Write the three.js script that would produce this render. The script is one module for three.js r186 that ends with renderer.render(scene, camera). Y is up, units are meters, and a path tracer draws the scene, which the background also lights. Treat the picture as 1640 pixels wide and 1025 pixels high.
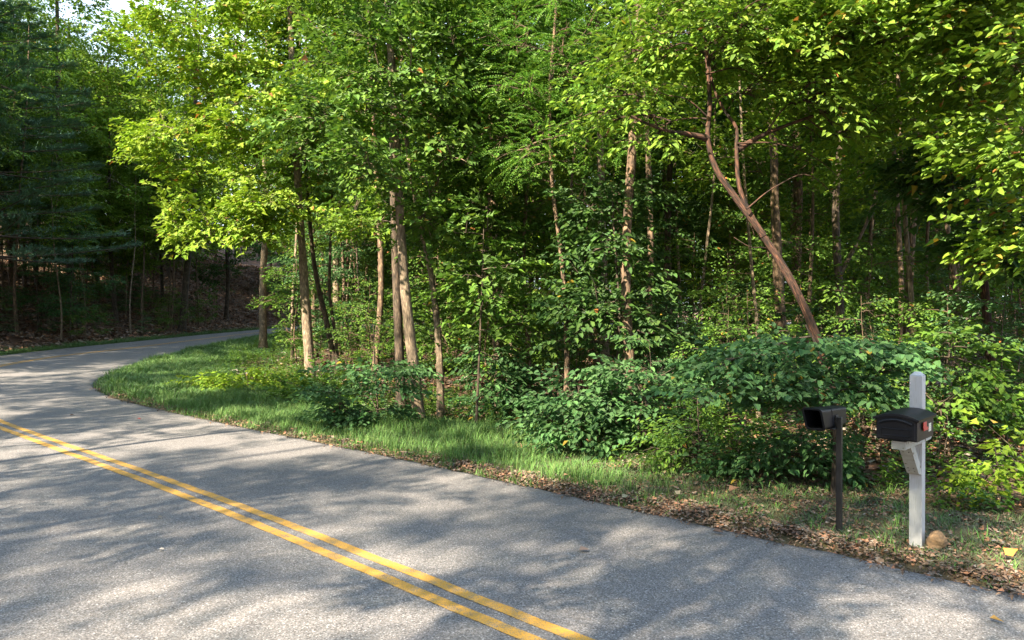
import * as THREE from 'three';
import { mergeGeometries } from 'three/addons/utils/BufferGeometryUtils.js';
import { RoundedBoxGeometry } from 'three/addons/geometries/RoundedBoxGeometry.js';
import { ImprovedNoise } from 'three/addons/math/ImprovedNoise.js';

// ---------------------------------------------------------------- camera, sky, sun, exposure
const scene = new THREE.Scene();
const EYE = 1.95, FOCAL = 1185, HORIZON = 505;           // metres; pixels of the 1640 x 1025 photograph
const camera = new THREE.PerspectiveCamera(2 * Math.atan(512.5 / FOCAL) * 180 / Math.PI, 1.6, 0.05, 900);
camera.position.set(0, EYE, 0);
camera.lookAt(0, EYE - (512.5 - HORIZON) / FOCAL * 10, -10);

const renderer = new THREE.WebGLRenderer({ antialias: true });
renderer.setSize(1024, 640);
renderer.toneMapping = THREE.LinearToneMapping;
renderer.toneMappingExposure = 5.5;
renderer.shadowMap.enabled = true;

const SUN = new THREE.Vector3(-0.55, 0.68, 0.48).normalize();   // towards the sun: left of and a little behind the camera
const sun = new THREE.DirectionalLight(new THREE.Color(1, 0.865, 0.67), 5);
sun.position.copy(SUN).multiplyScalar(120);
sun.target.position.set(0, 0, -20);
sun.castShadow = true;
sun.shadow.radius = 1.15;
sun.shadow.mapSize.set(4096, 4096);
Object.assign(sun.shadow.camera, { left: -60, right: 60, top: 60, bottom: -60, near: 1, far: 300 });
scene.add(sun, sun.target);

const noiseMaker = new ImprovedNoise();
const noise3 = (x, y, z = 0.37) => noiseMaker.noise(x, y, z);
const fbm = (x, y, z = 0.37) => noise3(x, y, z) * 0.55 + noise3(x * 2.1, y * 2.1, z + 3) * 0.3 + noise3(x * 4.3, y * 4.3, z + 7) * 0.15;
{
  const w = 512, h = 256, d = new Float32Array(w * h * 4);
  for (let j = 0; j < h; j++) for (let i = 0; i < w; i++) {
    const el = ((j + 0.5) / h - 0.5) * Math.PI, az = (i + 0.5) / w * Math.PI * 2 - Math.PI;
    const y = Math.sin(el), x = Math.cos(el) * Math.cos(az), z = Math.cos(el) * Math.sin(az);
    const t = Math.pow(1 - Math.max(0, y), 3);
    const c = THREE.MathUtils.clamp(fbm(x * 2.2 / (Math.abs(y) + 0.35), z * 2.2 / (Math.abs(y) + 0.35), 5) * 1.6 + 0.12, 0, 1) * 0.75;
    let r = 0.3 + 0.4 * t, g = 0.42 + 0.34 * t, b = 0.62 + 0.2 * t;
    r += (0.85 - r) * c; g += (0.86 - g) * c; b += (0.9 - b) * c;
    const k = y < -0.02 ? 0.3 : 1;
    d.set([r * k, g * k, b * k, 1], (j * w + i) * 4);
  }
  const sky = new THREE.DataTexture(d, w, h, THREE.RGBAFormat, THREE.FloatType);
  sky.mapping = THREE.EquirectangularReflectionMapping;
  sky.magFilter = sky.minFilter = THREE.LinearFilter;
  sky.needsUpdate = true;
  scene.background = sky; scene.environment = sky;
  scene.backgroundIntensity = 0.66; scene.environmentIntensity = 0.66;
}

// ---------------------------------------------------------------- helpers
let seed = 20231;
function rnd() { seed = (seed + 0x6D2B79F5) | 0; let t = Math.imul(seed ^ (seed >>> 15), 1 | seed); t = (t + Math.imul(t ^ (t >>> 7), 61 | t)) ^ t; return ((t ^ (t >>> 14)) >>> 0) / 4294967296; }
const rr = (a, b) => a + (b - a) * rnd();
const gauss = () => (rnd() + rnd() + rnd() - 1.5) * 1.15;
const V = (x, y, z) => new THREE.Vector3(x, y, z);
const sstep = (a, b, x) => { const t = Math.min(1, Math.max(0, (x - a) / (b - a))); return t * t * (3 - 2 * t); };
const softplus = (x, k = 1) => (x > 20 * k ? x : k * Math.log(1 + Math.exp(x / k)));
const names = new Map();
function numbered(name) { const n = names.get(name) || 0; names.set(name, n + 1); return n ? name + '_' + String(n).padStart(3, '0') : name; }
function tag(o, label, category, group, kind) {
  o.userData = { ...o.userData };
  if (label) o.userData.label = label; if (category) o.userData.category = category;
  if (group) o.userData.group = group; if (kind) o.userData.kind = kind;
  return o;
}
function mesh(name, geometry, material, parent) {
  const m = new THREE.Mesh(geometry, material); m.castShadow = m.receiveShadow = true;
  m.name = parent ? name : numbered(name); (parent || scene).add(m); return m;
}
function base(name, x, y, z, turn = 0) {
  const g = new THREE.Group(); g.name = numbered(name); g.position.set(x, y, z); g.rotation.y = turn; scene.add(g); return g;
}
function dataTexture(n, fill, srgb = true, repeat = 1) {
  const d = new Uint8Array(n * n * 4), c = [0, 0, 0];
  for (let j = 0; j < n; j++) for (let i = 0; i < n; i++) { fill(i, j, c); d.set([c[0], c[1], c[2], 255], (j * n + i) * 4); }
  const t = new THREE.DataTexture(d, n, n); t.wrapS = t.wrapT = THREE.RepeatWrapping; t.magFilter = THREE.LinearFilter; t.minFilter = THREE.LinearMipmapLinearFilter;
  t.generateMipmaps = true; if (srgb) t.colorSpace = THREE.SRGBColorSpace; t.repeat.set(repeat, repeat); t.needsUpdate = true; return t;
}
const c255 = (v) => Math.max(0, Math.min(255, Math.round(v)));

// ---------------------------------------------------------------- the road's lines: inner edge, centre, outer edge as [x, depth]
const EDGE = [
  [[22, -12], [20, -14], [18, -16]], [[10.2, -1.05], [8.25, -3.1], [6.3, -5.15]], [[3.55, 5.13], [1.63, 3.09], [-0.28, 1.05]], [[-0.96, 9.5], [-2.87, 7.46], [-4.8, 5.4]],
  [[-5.2, 13.3], [-7.1, 11.3], [-9, 9.2]], [[-7.6, 15.5], [-9.5, 13.5], [-11.5, 11.4]], [[-9.8, 17.8], [-12, 16], [-14.2, 13.9]], [[-11.4, 20.1], [-14.6, 19], [-17.2, 17.3]],
  [[-12.3, 22.3], [-16.6, 22.3], [-19.5, 21.6]], [[-13.1, 25], [-17.8, 25.7], [-20.8, 26.2]], [[-14, 29], [-18.5, 30], [-21.3, 31]], [[-14.8, 34], [-18.3, 35.5], [-21.4, 36.5]],
  [[-15.6, 42], [-18.3, 42.5], [-21, 43]], [[-15.8, 52], [-18, 52.5], [-20.4, 53.5]], [[-13.5, 62], [-15.8, 64], [-18, 66.5]], [[-6, 69], [-7.5, 72], [-8.5, 75.5]], [[8, 72], [8, 75], [8, 78]], [[30, 72], [30, 75], [30, 78]],
];
const [inner, centre, outer] = [0, 1, 2].map((k) => new THREE.CatmullRomCurve3(EDGE.map((e) => V(e[k][0], 0, -e[k][1])), false, 'catmullrom', 0.5));
const rise = (depth) => 0.02 * softplus(depth - 17, 2.5);           // the road climbs as it goes round the bend
const NS = 420, lineI = [], lineC = [], lineO = [];
for (let k = 0; k <= NS; k++) { lineI.push(inner.getPoint(k / NS)); lineC.push(centre.getPoint(k / NS)); lineO.push(outer.getPoint(k / NS)); }
function nearest(line, x, z, step = 1) {
  let best = 1e9, at = 0;
  for (let k = 0; k < line.length; k += step) { const dx = line[k].x - x, dz = line[k].z - z, d = dx * dx + dz * dz; if (d < best) { best = d; at = k; } }
  return [Math.sqrt(best), at];
}
// metres beyond the inner edge (positive), beyond the outer edge (negative), 0 on the road
function offRoad(x, z) {
  const [dc, k] = nearest(lineC, x, z);
  const a = lineC[Math.max(0, k - 1)], b = lineC[Math.min(NS, k + 1)];
  const tx = b.x - a.x, tz = b.z - a.z, nx = -tz, nz = tx;          // to the right of travel
  const right = (x - lineC[k].x) * nx + (z - lineC[k].z) * nz > 0;
  const L = right ? lineI : lineO, [, q] = nearest(L, x, z);
  const a2 = L[Math.max(0, q - 1)], b2 = L[Math.min(NS, q + 1)], ux = b2.x - a2.x, uz = b2.z - a2.z, ul = Math.hypot(ux, uz);
  const s = ((x - L[q].x) * -uz + (z - L[q].z) * ux) / ul;
  const along = Math.abs((x - L[q].x) * ux + (z - L[q].z) * uz) / ul, d = Math.hypot(s, Math.max(0, along - 0.3));
  if (right) return s > 0 ? d : 0;
  return s < 0 ? -d : 0;
}
function groundY(x, z, s = offRoad(x, z)) {
  const e = rise(-z);
  if (s === 0) return e - 0.05;
  if (s > 0) {
    const bump = fbm(x * 0.35, z * 0.35, 1.2) * 0.16 + fbm(x * 1.7, z * 1.7, 4.2) * 0.04;
    return e - 0.05 * (1 - sstep(0, 0.25, s)) + sstep(0.4, 3, s) * bump - 0.12 * sstep(1.5, 4, s) + 0.02 * sstep(0.1, 0.5, s);
  }
  const t = -s, hill = 0.34 * softplus(t - 3.2, 0.8) * (1 - sstep(-12, 14, x) * sstep(20, 50, -z));
  return e - 0.05 * (1 - sstep(0, 0.25, t)) + (hill > 9 ? 9 + (hill - 9) * 0.45 : hill) + sstep(0.6, 4, t) * (fbm(x * 0.3, z * 0.3, 2) * 0.5 + fbm(x * 1.3, z * 1.3, 3) * 0.08);
}
// a point at a pixel of the photograph and a distance in front of the camera (for laying out trunks at their own distance)
const at = (px, py, depth) => V((px - 820) / FOCAL * depth, EYE - (py - HORIZON) / FOCAL * depth, -depth);

// ---------------------------------------------------------------- materials
const asphaltTex = dataTexture(1024, (i, j, c) => {
  const stone = rnd(), v = 98 + gauss() * 28 + (stone > 0.93 ? rr(25, 80) : stone < 0.12 ? -rr(20, 45) : 0);
  const warm = gauss() * 3; c[0] = c255(v + 3 + warm); c[1] = c255(v); c[2] = c255(v - 2 - warm);
});
asphaltTex.repeat.set(1 / 6.6, 1 / 6.6);
const asphalt = new THREE.MeshStandardMaterial({ map: asphaltTex, vertexColors: true, roughness: 0.92, bumpMap: asphaltTex, bumpScale: 0.004 });
const paintTex = dataTexture(512, (i, j, c) => {
  const worn = rnd() < 0.17 + 0.3 * sstep(-0.05, 0.3, fbm(i / 40, j / 40, 8));
  if (worn) { const v = rr(70, 125); c[0] = c[1] = c[2] = v; return; }
  const v = gauss() * 12; c[0] = c255(186 + v); c[1] = c255(136 + v); c[2] = c255(46 + v * 0.6);
});
paintTex.repeat.set(1 / 1.6, 1 / 1.6);
const paint = new THREE.MeshStandardMaterial({ map: paintTex, roughness: 0.8, bumpMap: asphaltTex, bumpScale: 0.003 });
const soilTex = dataTexture(1024, (i, j, c) => {
  const u = i / 1024 * Math.PI * 2, n = noise3(i / 9, j / 9, 2) * 14 + fbm(i / 60, j / 60, 5) * 26 + gauss() * 16;
  const v = 90 + n; c[0] = c255(v * 1.08); c[1] = c255(v * 0.93); c[2] = c255(v * 0.72);
});
soilTex.repeat.set(1 / 2.3, 1 / 2.3);
const soil = new THREE.MeshStandardMaterial({ map: soilTex, vertexColors: true, roughness: 1, bumpMap: soilTex, bumpScale: 0.03 });
function barkMaterial(r, g, b, contrast = 1) {
  const t = dataTexture(256, (i, j, c) => {
    const f = Math.abs(fbm(i / 9, j / 46, r)) * 2.2, n = fbm(i / 40, j / 40, g) * 0.5, v = 0.72 + (f * 0.55 + n - 0.22) * contrast + gauss() * 0.05;
    const lichen = sstep(0.12, 0.3, fbm(i / 26, j / 26, b + 9)) * 0.35;
    c[0] = c255(r * v + lichen * 30); c[1] = c255(g * v + lichen * 36); c[2] = c255(b * v + lichen * 26);
  });
  t.repeat.set(2.2, 0.8);
  return new THREE.MeshStandardMaterial({ map: t, roughness: 0.95, bumpMap: t, bumpScale: 0.018 });
}
const barkGrey = barkMaterial(172, 150, 124), barkBrown = barkMaterial(140, 114, 90, 1.2), barkRed = barkMaterial(92, 62, 46, 1.6), barkDark = barkMaterial(104, 88, 72, 1.2);
const leafMat = new THREE.MeshPhysicalMaterial({ vertexColors: true, roughness: 0.78, transmission: 0.5, thickness: 0, specularIntensity: 0.28, side: THREE.DoubleSide });
const needleMat = new THREE.MeshPhysicalMaterial({ vertexColors: true, roughness: 0.75, transmission: 0.2, thickness: 0, side: THREE.DoubleSide });
const grassMat = new THREE.MeshPhysicalMaterial({ vertexColors: true, roughness: 0.75, transmission: 0.35, thickness: 0, side: THREE.DoubleSide });
const litterMat = new THREE.MeshStandardMaterial({ vertexColors: true, roughness: 0.85, side: THREE.DoubleSide });

// ---------------------------------------------------------------- the ground: one sheet to the horizon
function axis(parts) { const out = [parts[0][0]]; for (const [a, b, step] of parts) { const n = Math.max(1, Math.round((b - a) / step)); for (let k = 1; k <= n; k++) out.push(a + (b - a) * k / n); } return out; }
{
  const xs = axis([[-420, -120, 60], [-120, -60, 10], [-60, -28, 1.6], [-28, 14, 0.3], [14, 40, 1.2], [40, 120, 10], [120, 420, 60]]);
  const zs = axis([[-560, -160, 50], [-160, -90, 7], [-90, -46, 1.2], [-46, -14, 0.45], [-14, 1, 0.22], [1, 30, 1.6], [30, 200, 30]]);
  const pos = [], col = [], uv = [], idx = [];
  for (const z of zs) for (const x of xs) {
    const far = Math.abs(x) > 90 || z < -120 || z > 60;
    const s = far ? (x < -30 ? -40 : 40) : offRoad(x, z);
    pos.push(x, far && x > -30 ? rise(-z) : groundY(x, z, s), z); uv.push(x, z);
    // soil, moss and thatch colours: greener on the mown verge, redder leaf mould under the trees of the bank
    const n = fbm(x * 0.8, z * 0.8, 6), verge = s > 0 ? 1 - sstep(1.6, 3.6, s + n) : s < 0 ? 1 - sstep(0.6, 1.8, -s + n) : 0.3;
    const green = Math.max(0, Math.min(1, verge * (1 - 0.4 * sstep(-0.5, 2.2, x + n * 2)) + n * 0.5)), mould = s < 0 ? 1 : 0.55;
    const a = [0.62 + 0.2 * mould, 0.62 - 0.1 * mould, 0.62 - 0.18 * mould], g = [0.42, 0.62, 0.28];
    for (let k = 0; k < 3; k++) col.push(a[k] + (g[k] - a[k]) * green);
  }
  const w = xs.length;
  for (let j = 0; j + 1 < zs.length; j++) for (let i = 0; i + 1 < w; i++) { const a = j * w + i; idx.push(a, a + w, a + 1, a + 1, a + w, a + w + 1); }
  const g = new THREE.BufferGeometry();
  g.setAttribute('position', new THREE.Float32BufferAttribute(pos, 3)); g.setAttribute('color', new THREE.Float32BufferAttribute(col, 3)); g.setAttribute('uv', new THREE.Float32BufferAttribute(uv, 2));
  g.setIndex(idx); g.computeVertexNormals();
  tag(mesh('ground', g, soil), 'leaf-strewn soil of the verge, woods and wooded bank', 'ground', null, 'structure');
}
// ---------------------------------------------------------------- the road and its double yellow line
function roadPoint(k, q) {   // q 0 inner edge .. 1 centre .. 2 outer edge
  const A = q < 1 ? lineI[k] : lineC[k], B = q < 1 ? lineC[k] : lineO[k], t = q < 1 ? q : q - 1;
  const x = A.x + (B.x - A.x) * t, z = A.z + (B.z - A.z) * t;
  return V(x, rise(-z) + 0.012 * (1 - Math.abs(q - 1)), z);
}
{
  const Q = [-0.012, 0, 0.02, 0.06, 0.12, 0.25, 0.4, 0.6, 0.8, 1, 1.2, 1.4, 1.6, 1.75, 1.9, 2, 2.012], pos = [], col = [], uv = [], idx = [];
  for (let k = 0; k <= NS; k++) Q.forEach((q, i) => {
    const p = roadPoint(k, Math.min(2, Math.max(0, q)));
    if (i === 0 || i === Q.length - 1) p.y -= 0.07;
    if (i < 2) { p.x += fbm(p.x * 2.1, p.z * 2.1, 1) * 0.09; p.z += fbm(p.x * 2.3, p.z * 2.3, 9) * 0.09; }
    pos.push(p.x, p.y, p.z); uv.push(p.x, p.z);
    const v = 1 + fbm(p.x * 0.5, p.z * 0.5, 3) * 0.16 + fbm(p.x * 2.2, p.z * 2.2, 11) * 0.1 - (i < 3 ? 0.12 : 0);
    col.push(v, v, v * 1.01);
  });
  const w = Q.length;
  for (let k = 0; k < NS; k++) for (let i = 0; i + 1 < w; i++) { const a = k * w + i; idx.push(a, a + w, a + 1, a + 1, a + w, a + w + 1); }
  const g = new THREE.BufferGeometry();
  g.setAttribute('position', new THREE.Float32BufferAttribute(pos, 3)); g.setAttribute('color', new THREE.Float32BufferAttribute(col, 3)); g.setAttribute('uv', new THREE.Float32BufferAttribute(uv, 2));
  g.setIndex(idx); g.computeVertexNormals();
  if (g.attributes.normal.getY(5) < 0) { for (let k = 0; k < idx.length; k += 3) [idx[k], idx[k + 1]] = [idx[k + 1], idx[k]]; g.setIndex(idx); g.computeVertexNormals(); }
  const road = tag(mesh('road', g, asphalt), 'weathered grey asphalt road bending right round the woods', 'road', null, 'structure');
  for (const side of [-1, 1]) {
    const p2 = [], u2 = [], i2 = [], N = NS;
    for (let k = 0; k <= N; k++) {
      const a = lineC[Math.max(0, k - 1)], b = lineC[Math.min(N, k + 1)], l = Math.hypot(b.x - a.x, b.z - a.z), nx = -(b.z - a.z) / l, nz = (b.x - a.x) / l;
      for (const o of [side * 0.05, side * 0.155]) {
        const oo = o + fbm(lineC[k].x * 5, lineC[k].z * 5, side + o) * 0.022, x = lineC[k].x + nx * oo, z = lineC[k].z + nz * oo;
        p2.push(x, rise(-z) + 0.0165, z); u2.push(x, z);
      }
      if (k < N) { const q = k * 2; side > 0 ? i2.push(q, q + 1, q + 2, q + 1, q + 3, q + 2) : i2.push(q, q + 2, q + 1, q + 1, q + 2, q + 3); }
    }
    const gg = new THREE.BufferGeometry();
    gg.setAttribute('position', new THREE.Float32BufferAttribute(p2, 3)); gg.setAttribute('uv', new THREE.Float32BufferAttribute(u2, 2)); gg.setIndex(i2); gg.computeVertexNormals();
    mesh('yellow_line', gg, paint, road);
  }
}

// ---------------------------------------------------------------- leaves, twigs and trees
class Leaves {
  constructor() { this.p = []; this.c = []; this.i = []; }
  leaf(o, a, n, L, W, col, shape) {
    const rx = a.y * n.z - a.z * n.y, ry = a.z * n.x - a.x * n.z, rz = a.x * n.y - a.y * n.x, b = this.p.length / 3, fold = 0.22 * W, droop = -0.16 * L;
    const put = (u, v, h) => this.p.push(o.x + a.x * u * L + rx * v * W + n.x * h, o.y + a.y * u * L + ry * v * W + n.y * h, o.z + a.z * u * L + rz * v * W + n.z * h);
    let m;
    if (shape === 'kite') { put(0, 0, 0); put(0.42, 0.5, fold); put(1, 0, droop); put(0.42, -0.5, fold); this.i.push(b, b + 1, b + 2, b, b + 2, b + 3); m = 4; }
    else {
      const s = shape === 'lobed' ? [[0.22, 0.56], [0.52, 0.3]] : [[0.3, 0.47], [0.68, 0.36]];
      put(0, 0, 0); put(s[0][0], s[0][1], fold); put(s[1][0], s[1][1], fold * 0.6 + droop * 0.4); put(1, 0, droop); put(s[1][0], -s[1][1], fold * 0.6 + droop * 0.4); put(s[0][0], -s[0][1], fold);
      this.i.push(b, b + 1, b + 2, b, b + 2, b + 3, b, b + 3, b + 4, b, b + 4, b + 5); m = 6;
    }
    for (let k = 0; k < m; k++) this.c.push(col[0], col[1], col[2]);
  }
  needle(o, a, L, W, col) {
    const b = this.p.length / 3; let sx = a.z, sz = -a.x; const l = Math.hypot(sx, sz) || 1; sx /= l; sz /= l;
    this.p.push(o.x - sx * W, o.y, o.z - sz * W, o.x + sx * W, o.y, o.z + sz * W, o.x + a.x * L, o.y + a.y * L, o.z + a.z * L);
    this.i.push(b, b + 1, b + 2); for (let k = 0; k < 3; k++) this.c.push(col[0], col[1], col[2]);
  }
  get count() { return this.i.length / 3; }
  build() {
    const g = new THREE.BufferGeometry();
    g.setAttribute('position', new THREE.Float32BufferAttribute(this.p, 3)); g.setAttribute('color', new THREE.Float32BufferAttribute(this.c, 3)); g.setIndex(this.i);
    return g;
  }
}
class Wood {
  constructor() { this.p = []; this.n = []; this.u = []; this.i = []; }
  tube(pts, radius, sides) {   // radius(t) in metres
    const b = this.p.length / 3, N = pts.length; let along = 0;
    let ref = Math.abs(pts[N - 1].clone().sub(pts[0]).normalize().y) > 0.85 ? V(1, 0, 0) : V(0, 1, 0);
    for (let k = 0; k < N; k++) {
      const t = pts[Math.min(N - 1, k + 1)].clone().sub(pts[Math.max(0, k - 1)]).normalize();
      const x = V().crossVectors(t, ref).normalize(), y = V().crossVectors(x, t), r = radius(k / (N - 1));
      if (k) along += pts[k].distanceTo(pts[k - 1]);
      for (let s = 0; s <= sides; s++) {
        const q = s / sides * Math.PI * 2, cx = Math.cos(q), cy = Math.sin(q), nx = x.x * cx + y.x * cy, ny = x.y * cx + y.y * cy, nz = x.z * cx + y.z * cy;
        const wob = sides > 6 ? 1 + (noise3(cx * 1.3 + pts[k].x, pts[k].y * 1.1, cy * 1.3) * 0.2 + noise3(cx * 2.6, pts[k].y * 3.3 + pts[k].x * 3, cy * 2.6) * 0.14) : 1;
        this.p.push(pts[k].x + nx * r * wob, pts[k].y + ny * r * wob, pts[k].z + nz * r * wob); this.n.push(nx, ny, nz); this.u.push(s / sides * Math.PI * 2 * Math.max(r, 0.02) , along);
      }
    }
    const w = sides + 1;
    for (let k = 0; k + 1 < N; k++) for (let s = 0; s < sides; s++) { const a = b + k * w + s; this.i.push(a, a + w, a + 1, a + 1, a + w, a + w + 1); }
  }
  build() {
    const g = new THREE.BufferGeometry();
    g.setAttribute('position', new THREE.Float32BufferAttribute(this.p, 3)); g.setAttribute('normal', new THREE.Float32BufferAttribute(this.n, 3)); g.setAttribute('uv', new THREE.Float32BufferAttribute(this.u, 2)); g.setIndex(this.i);
    return g;
  }
}
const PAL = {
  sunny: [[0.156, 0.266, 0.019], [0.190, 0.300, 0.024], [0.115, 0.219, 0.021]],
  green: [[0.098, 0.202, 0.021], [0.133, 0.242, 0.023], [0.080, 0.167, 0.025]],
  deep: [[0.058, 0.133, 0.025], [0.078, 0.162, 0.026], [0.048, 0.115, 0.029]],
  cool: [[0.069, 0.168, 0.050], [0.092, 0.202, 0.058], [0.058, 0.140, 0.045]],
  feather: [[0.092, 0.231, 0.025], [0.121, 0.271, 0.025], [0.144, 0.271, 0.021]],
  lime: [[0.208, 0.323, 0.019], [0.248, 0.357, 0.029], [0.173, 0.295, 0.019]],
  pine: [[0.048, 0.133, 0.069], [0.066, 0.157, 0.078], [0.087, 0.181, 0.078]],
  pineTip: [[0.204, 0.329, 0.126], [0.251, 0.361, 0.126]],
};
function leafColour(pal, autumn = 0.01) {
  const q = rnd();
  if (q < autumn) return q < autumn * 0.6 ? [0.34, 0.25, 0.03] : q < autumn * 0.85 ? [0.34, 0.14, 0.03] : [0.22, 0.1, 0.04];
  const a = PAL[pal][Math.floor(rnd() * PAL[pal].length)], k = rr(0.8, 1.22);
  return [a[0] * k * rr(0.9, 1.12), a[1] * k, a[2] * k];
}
// a leafy twig: leaves set alternately in a loose plane along a drooping line
function spray(F, o, dir, len, n, opt) {
  const d = dir.clone().normalize(), up = V(gauss() * 0.25, 1, gauss() * 0.25), side = V().crossVectors(d, up).normalize(), nn = V().crossVectors(side, d).normalize();
  const tint = rr(0.82, 1.18), p = V(), a = V(), nv = V();
  for (let k = 0; k < n; k++) {
    const t = (k + rnd()) / n, s = k % 2 ? 1 : -1, reach = rr(0.02, opt.spread ?? 0.16) * (1 - 0.4 * t);
    p.copy(o).addScaledVector(d, t * len).addScaledVector(side, s * reach).addScaledVector(nn, gauss() * 0.05 - t * t * len * 0.18);
    a.copy(d).multiplyScalar(rr(0.35, 1)).addScaledVector(side, s * rr(0.5, 1)).addScaledVector(nn, rr(-0.55, 0.1)).normalize();
    nv.copy(nn).addScaledVector(d, gauss() * 0.5).addScaledVector(side, gauss() * 0.45 + s * 0.15);
    nv.x += (opt.lean?.x ?? 0); nv.z += (opt.lean?.z ?? 0);
    nv.addScaledVector(a, -nv.dot(a)).normalize();
    const L = opt.leaf * rr(0.65, 1.2), c = leafColour(opt.pal, opt.autumn);
    F.leaf(p, a, nv, L, L * (opt.wide ?? 0.62), [c[0] * tint, c[1] * tint, c[2] * tint], opt.shape);
  }
}
// a feathery twig: rows of small leaflets on arching stalks
function frond(F, o, dir, len, n, opt) {
  const d = dir.clone().normalize(), side = V().crossVectors(d, V(gauss() * 0.2, 1, gauss() * 0.2)).normalize(), nn = V().crossVectors(side, d).normalize(), p = V(), a = V(), nv = V(), tint = rr(0.85, 1.15);
  for (let k = 0; k < n; k++) {
    const t = (k + 0.5) / n, s = k % 2 ? 1 : -1;
    p.copy(o).addScaledVector(d, t * len).addScaledVector(nn, -t * t * len * 0.35);
    a.copy(side).multiplyScalar(s).addScaledVector(d, 0.45).addScaledVector(nn, rr(-0.5, -0.1)).normalize();
    nv.copy(nn).addScaledVector(d, gauss() * 0.3); nv.addScaledVector(a, -nv.dot(a)).normalize();
    const L = opt.leaf * rr(0.8, 1.15) * (1 - 0.35 * t), c = leafColour(opt.pal, opt.autumn);
    F.leaf(p, a, nv, L, L * 0.4, [c[0] * tint, c[1] * tint, c[2] * tint], 'kite');
  }
}
function bend(a, b, sag, n) {   // a curved line from a to b
  const out = [], m = a.clone().lerp(b, 0.5); m.y += sag; m.x += gauss() * 0.12 * a.distanceTo(b) * 0.5; m.z += gauss() * 0.12 * a.distanceTo(b) * 0.5;
  for (let k = 0; k <= n; k++) { const t = k / n; out.push(V(a.x * (1 - t) ** 2 + 2 * m.x * t * (1 - t) + b.x * t * t, a.y * (1 - t) ** 2 + 2 * m.y * t * (1 - t) + b.y * t * t, a.z * (1 - t) ** 2 + 2 * m.z * t * (1 - t) + b.z * t * t)); }
  return out;
}
function pointOn(path, t) { const s = t * (path.length - 1), k = Math.min(path.length - 2, Math.floor(s)); return path[k].clone().lerp(path[k + 1], s - k); }
// a bough from 'from' to 'to' with side twigs that carry sprays of leaves
function bough(W, F, from, to, r, leaves, opt) {
  const L = from.distanceTo(to), line = bend(from, to, (opt.sag ?? 0.12) * L, 5);
  W.tube(line, (t) => r * (1 - 0.75 * t) + 0.003, 4);
  const twigs = Math.max(3, Math.round(leaves / (opt.perSpray ?? 22))), per = Math.max(3, Math.round(leaves / twigs)), make = opt.frond ? frond : spray;
  const main = to.clone().sub(from).normalize();
  for (let k = 0; k < twigs; k++) {
    const t = opt.from0 ? rr(opt.from0, 1) : rr(0.35, 1), o = pointOn(line, t), turn = rr(-1.5, 1.5), len = (opt.twig ?? 0.55) * rr(0.6, 1.3);
    const dir = V(main.x * Math.cos(turn) - main.z * Math.sin(turn), main.y * 0.4 + gauss() * (opt.flat ? 0.12 : 0.4), main.x * Math.sin(turn) + main.z * Math.cos(turn)).normalize();
    const o2 = o.clone().addScaledVector(dir, len * rr(0.2, 0.9)); o2.y += gauss() * (opt.flat ? 0.05 : 0.15);
    if (rnd() < (opt.twigShow ?? 0.5)) W.tube([o, o.clone().lerp(o2, 0.5), o2], (q) => 0.006 * (1 - 0.6 * q), 3);
    make(F, o2, dir, len, per, opt);
  }
  return line;
}
// crown made of boughs that aim at points; each joins the nearest wood that is already there
function growCrown(W, F, path, targets) {   // targets: [point, leaves, options]
  const nodes = []; for (let q = 0; q <= 40; q++) nodes.push(pointOn(path, 0.1 + 0.89 * q / 40));
  const away = targets.map((t) => { let d = 1e9; for (const n of nodes) d = Math.min(d, n.distanceToSquared(t[0])); return d; });
  for (const k of targets.map((_, q) => q).sort((a, b) => away[a] - away[b])) {
    const [to, n, op] = targets[k]; let best = nodes[0], bd = 1e9;
    for (const p of nodes) { const dy = to.y - p.y, h2 = (p.x - to.x) ** 2 + (p.z - to.z) ** 2, d = h2 + dy * dy * (dy < 0 ? 2.6 : 1) + (h2 < 0.05 ? 0.4 : 0); if (d < bd) { bd = d; best = p; } }
    const L = best.distanceTo(to), line = bough(W, F, best, to, 0.006 + 0.0075 * Math.min(3, L), n, { ...op, from0: L > 1.6 ? 0.35 : 0.1 });
    for (let q = 2; q < line.length; q++) nodes.push(line[q]);
  }
}
function inBall() { let x, y, z, q; do { x = rr(-1, 1); y = rr(-1, 1); z = rr(-1, 1); q = x * x + y * y + z * z; } while (q > 1 || (q < 0.15 && rnd() < 0.6)); return V(x, y, z); }
function crownOf(W, F, path, blobs, opt) {
  const targets = [];
  for (const { c, r, n, o } of blobs) {
    const op = o ? { ...opt, ...o } : opt, per = op.perBough ?? 150, count = Math.max(1, Math.round(n / per));
    for (let k = 0; k < count; k++) targets.push([inBall().multiply(r).add(c), per, op]);
  }
  growCrown(W, F, path, targets);
}
function trunkTube(W, path, r0, r1, sides = 9) {
  const c = new THREE.CatmullRomCurve3(path), flare = r0 > 0.02 ? 0.55 : 0, N = Math.max(10, path.length * 5), pts = c.getPoints(N);
  const L = c.getLength();
  W.tube(pts, (t) => (r0 + (r1 - r0) * Math.pow(t, 0.8)) * (1 + flare * Math.exp(-t * L / 0.28)), sides);
  return pts;
}
function finishTree(t, W, F, bark, mat = leafMat) {
  const tr = mesh('trunk', W.trunk.build(), bark, t);
  if (W.limbs.p.length) tag(mesh('branches', W.limbs.build(), bark, tr), null, null, null, 'stuff');
  if (F.p.length) tag(mesh('crown', F.build(), mat, t), null, null, null, 'stuff');
}
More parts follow.
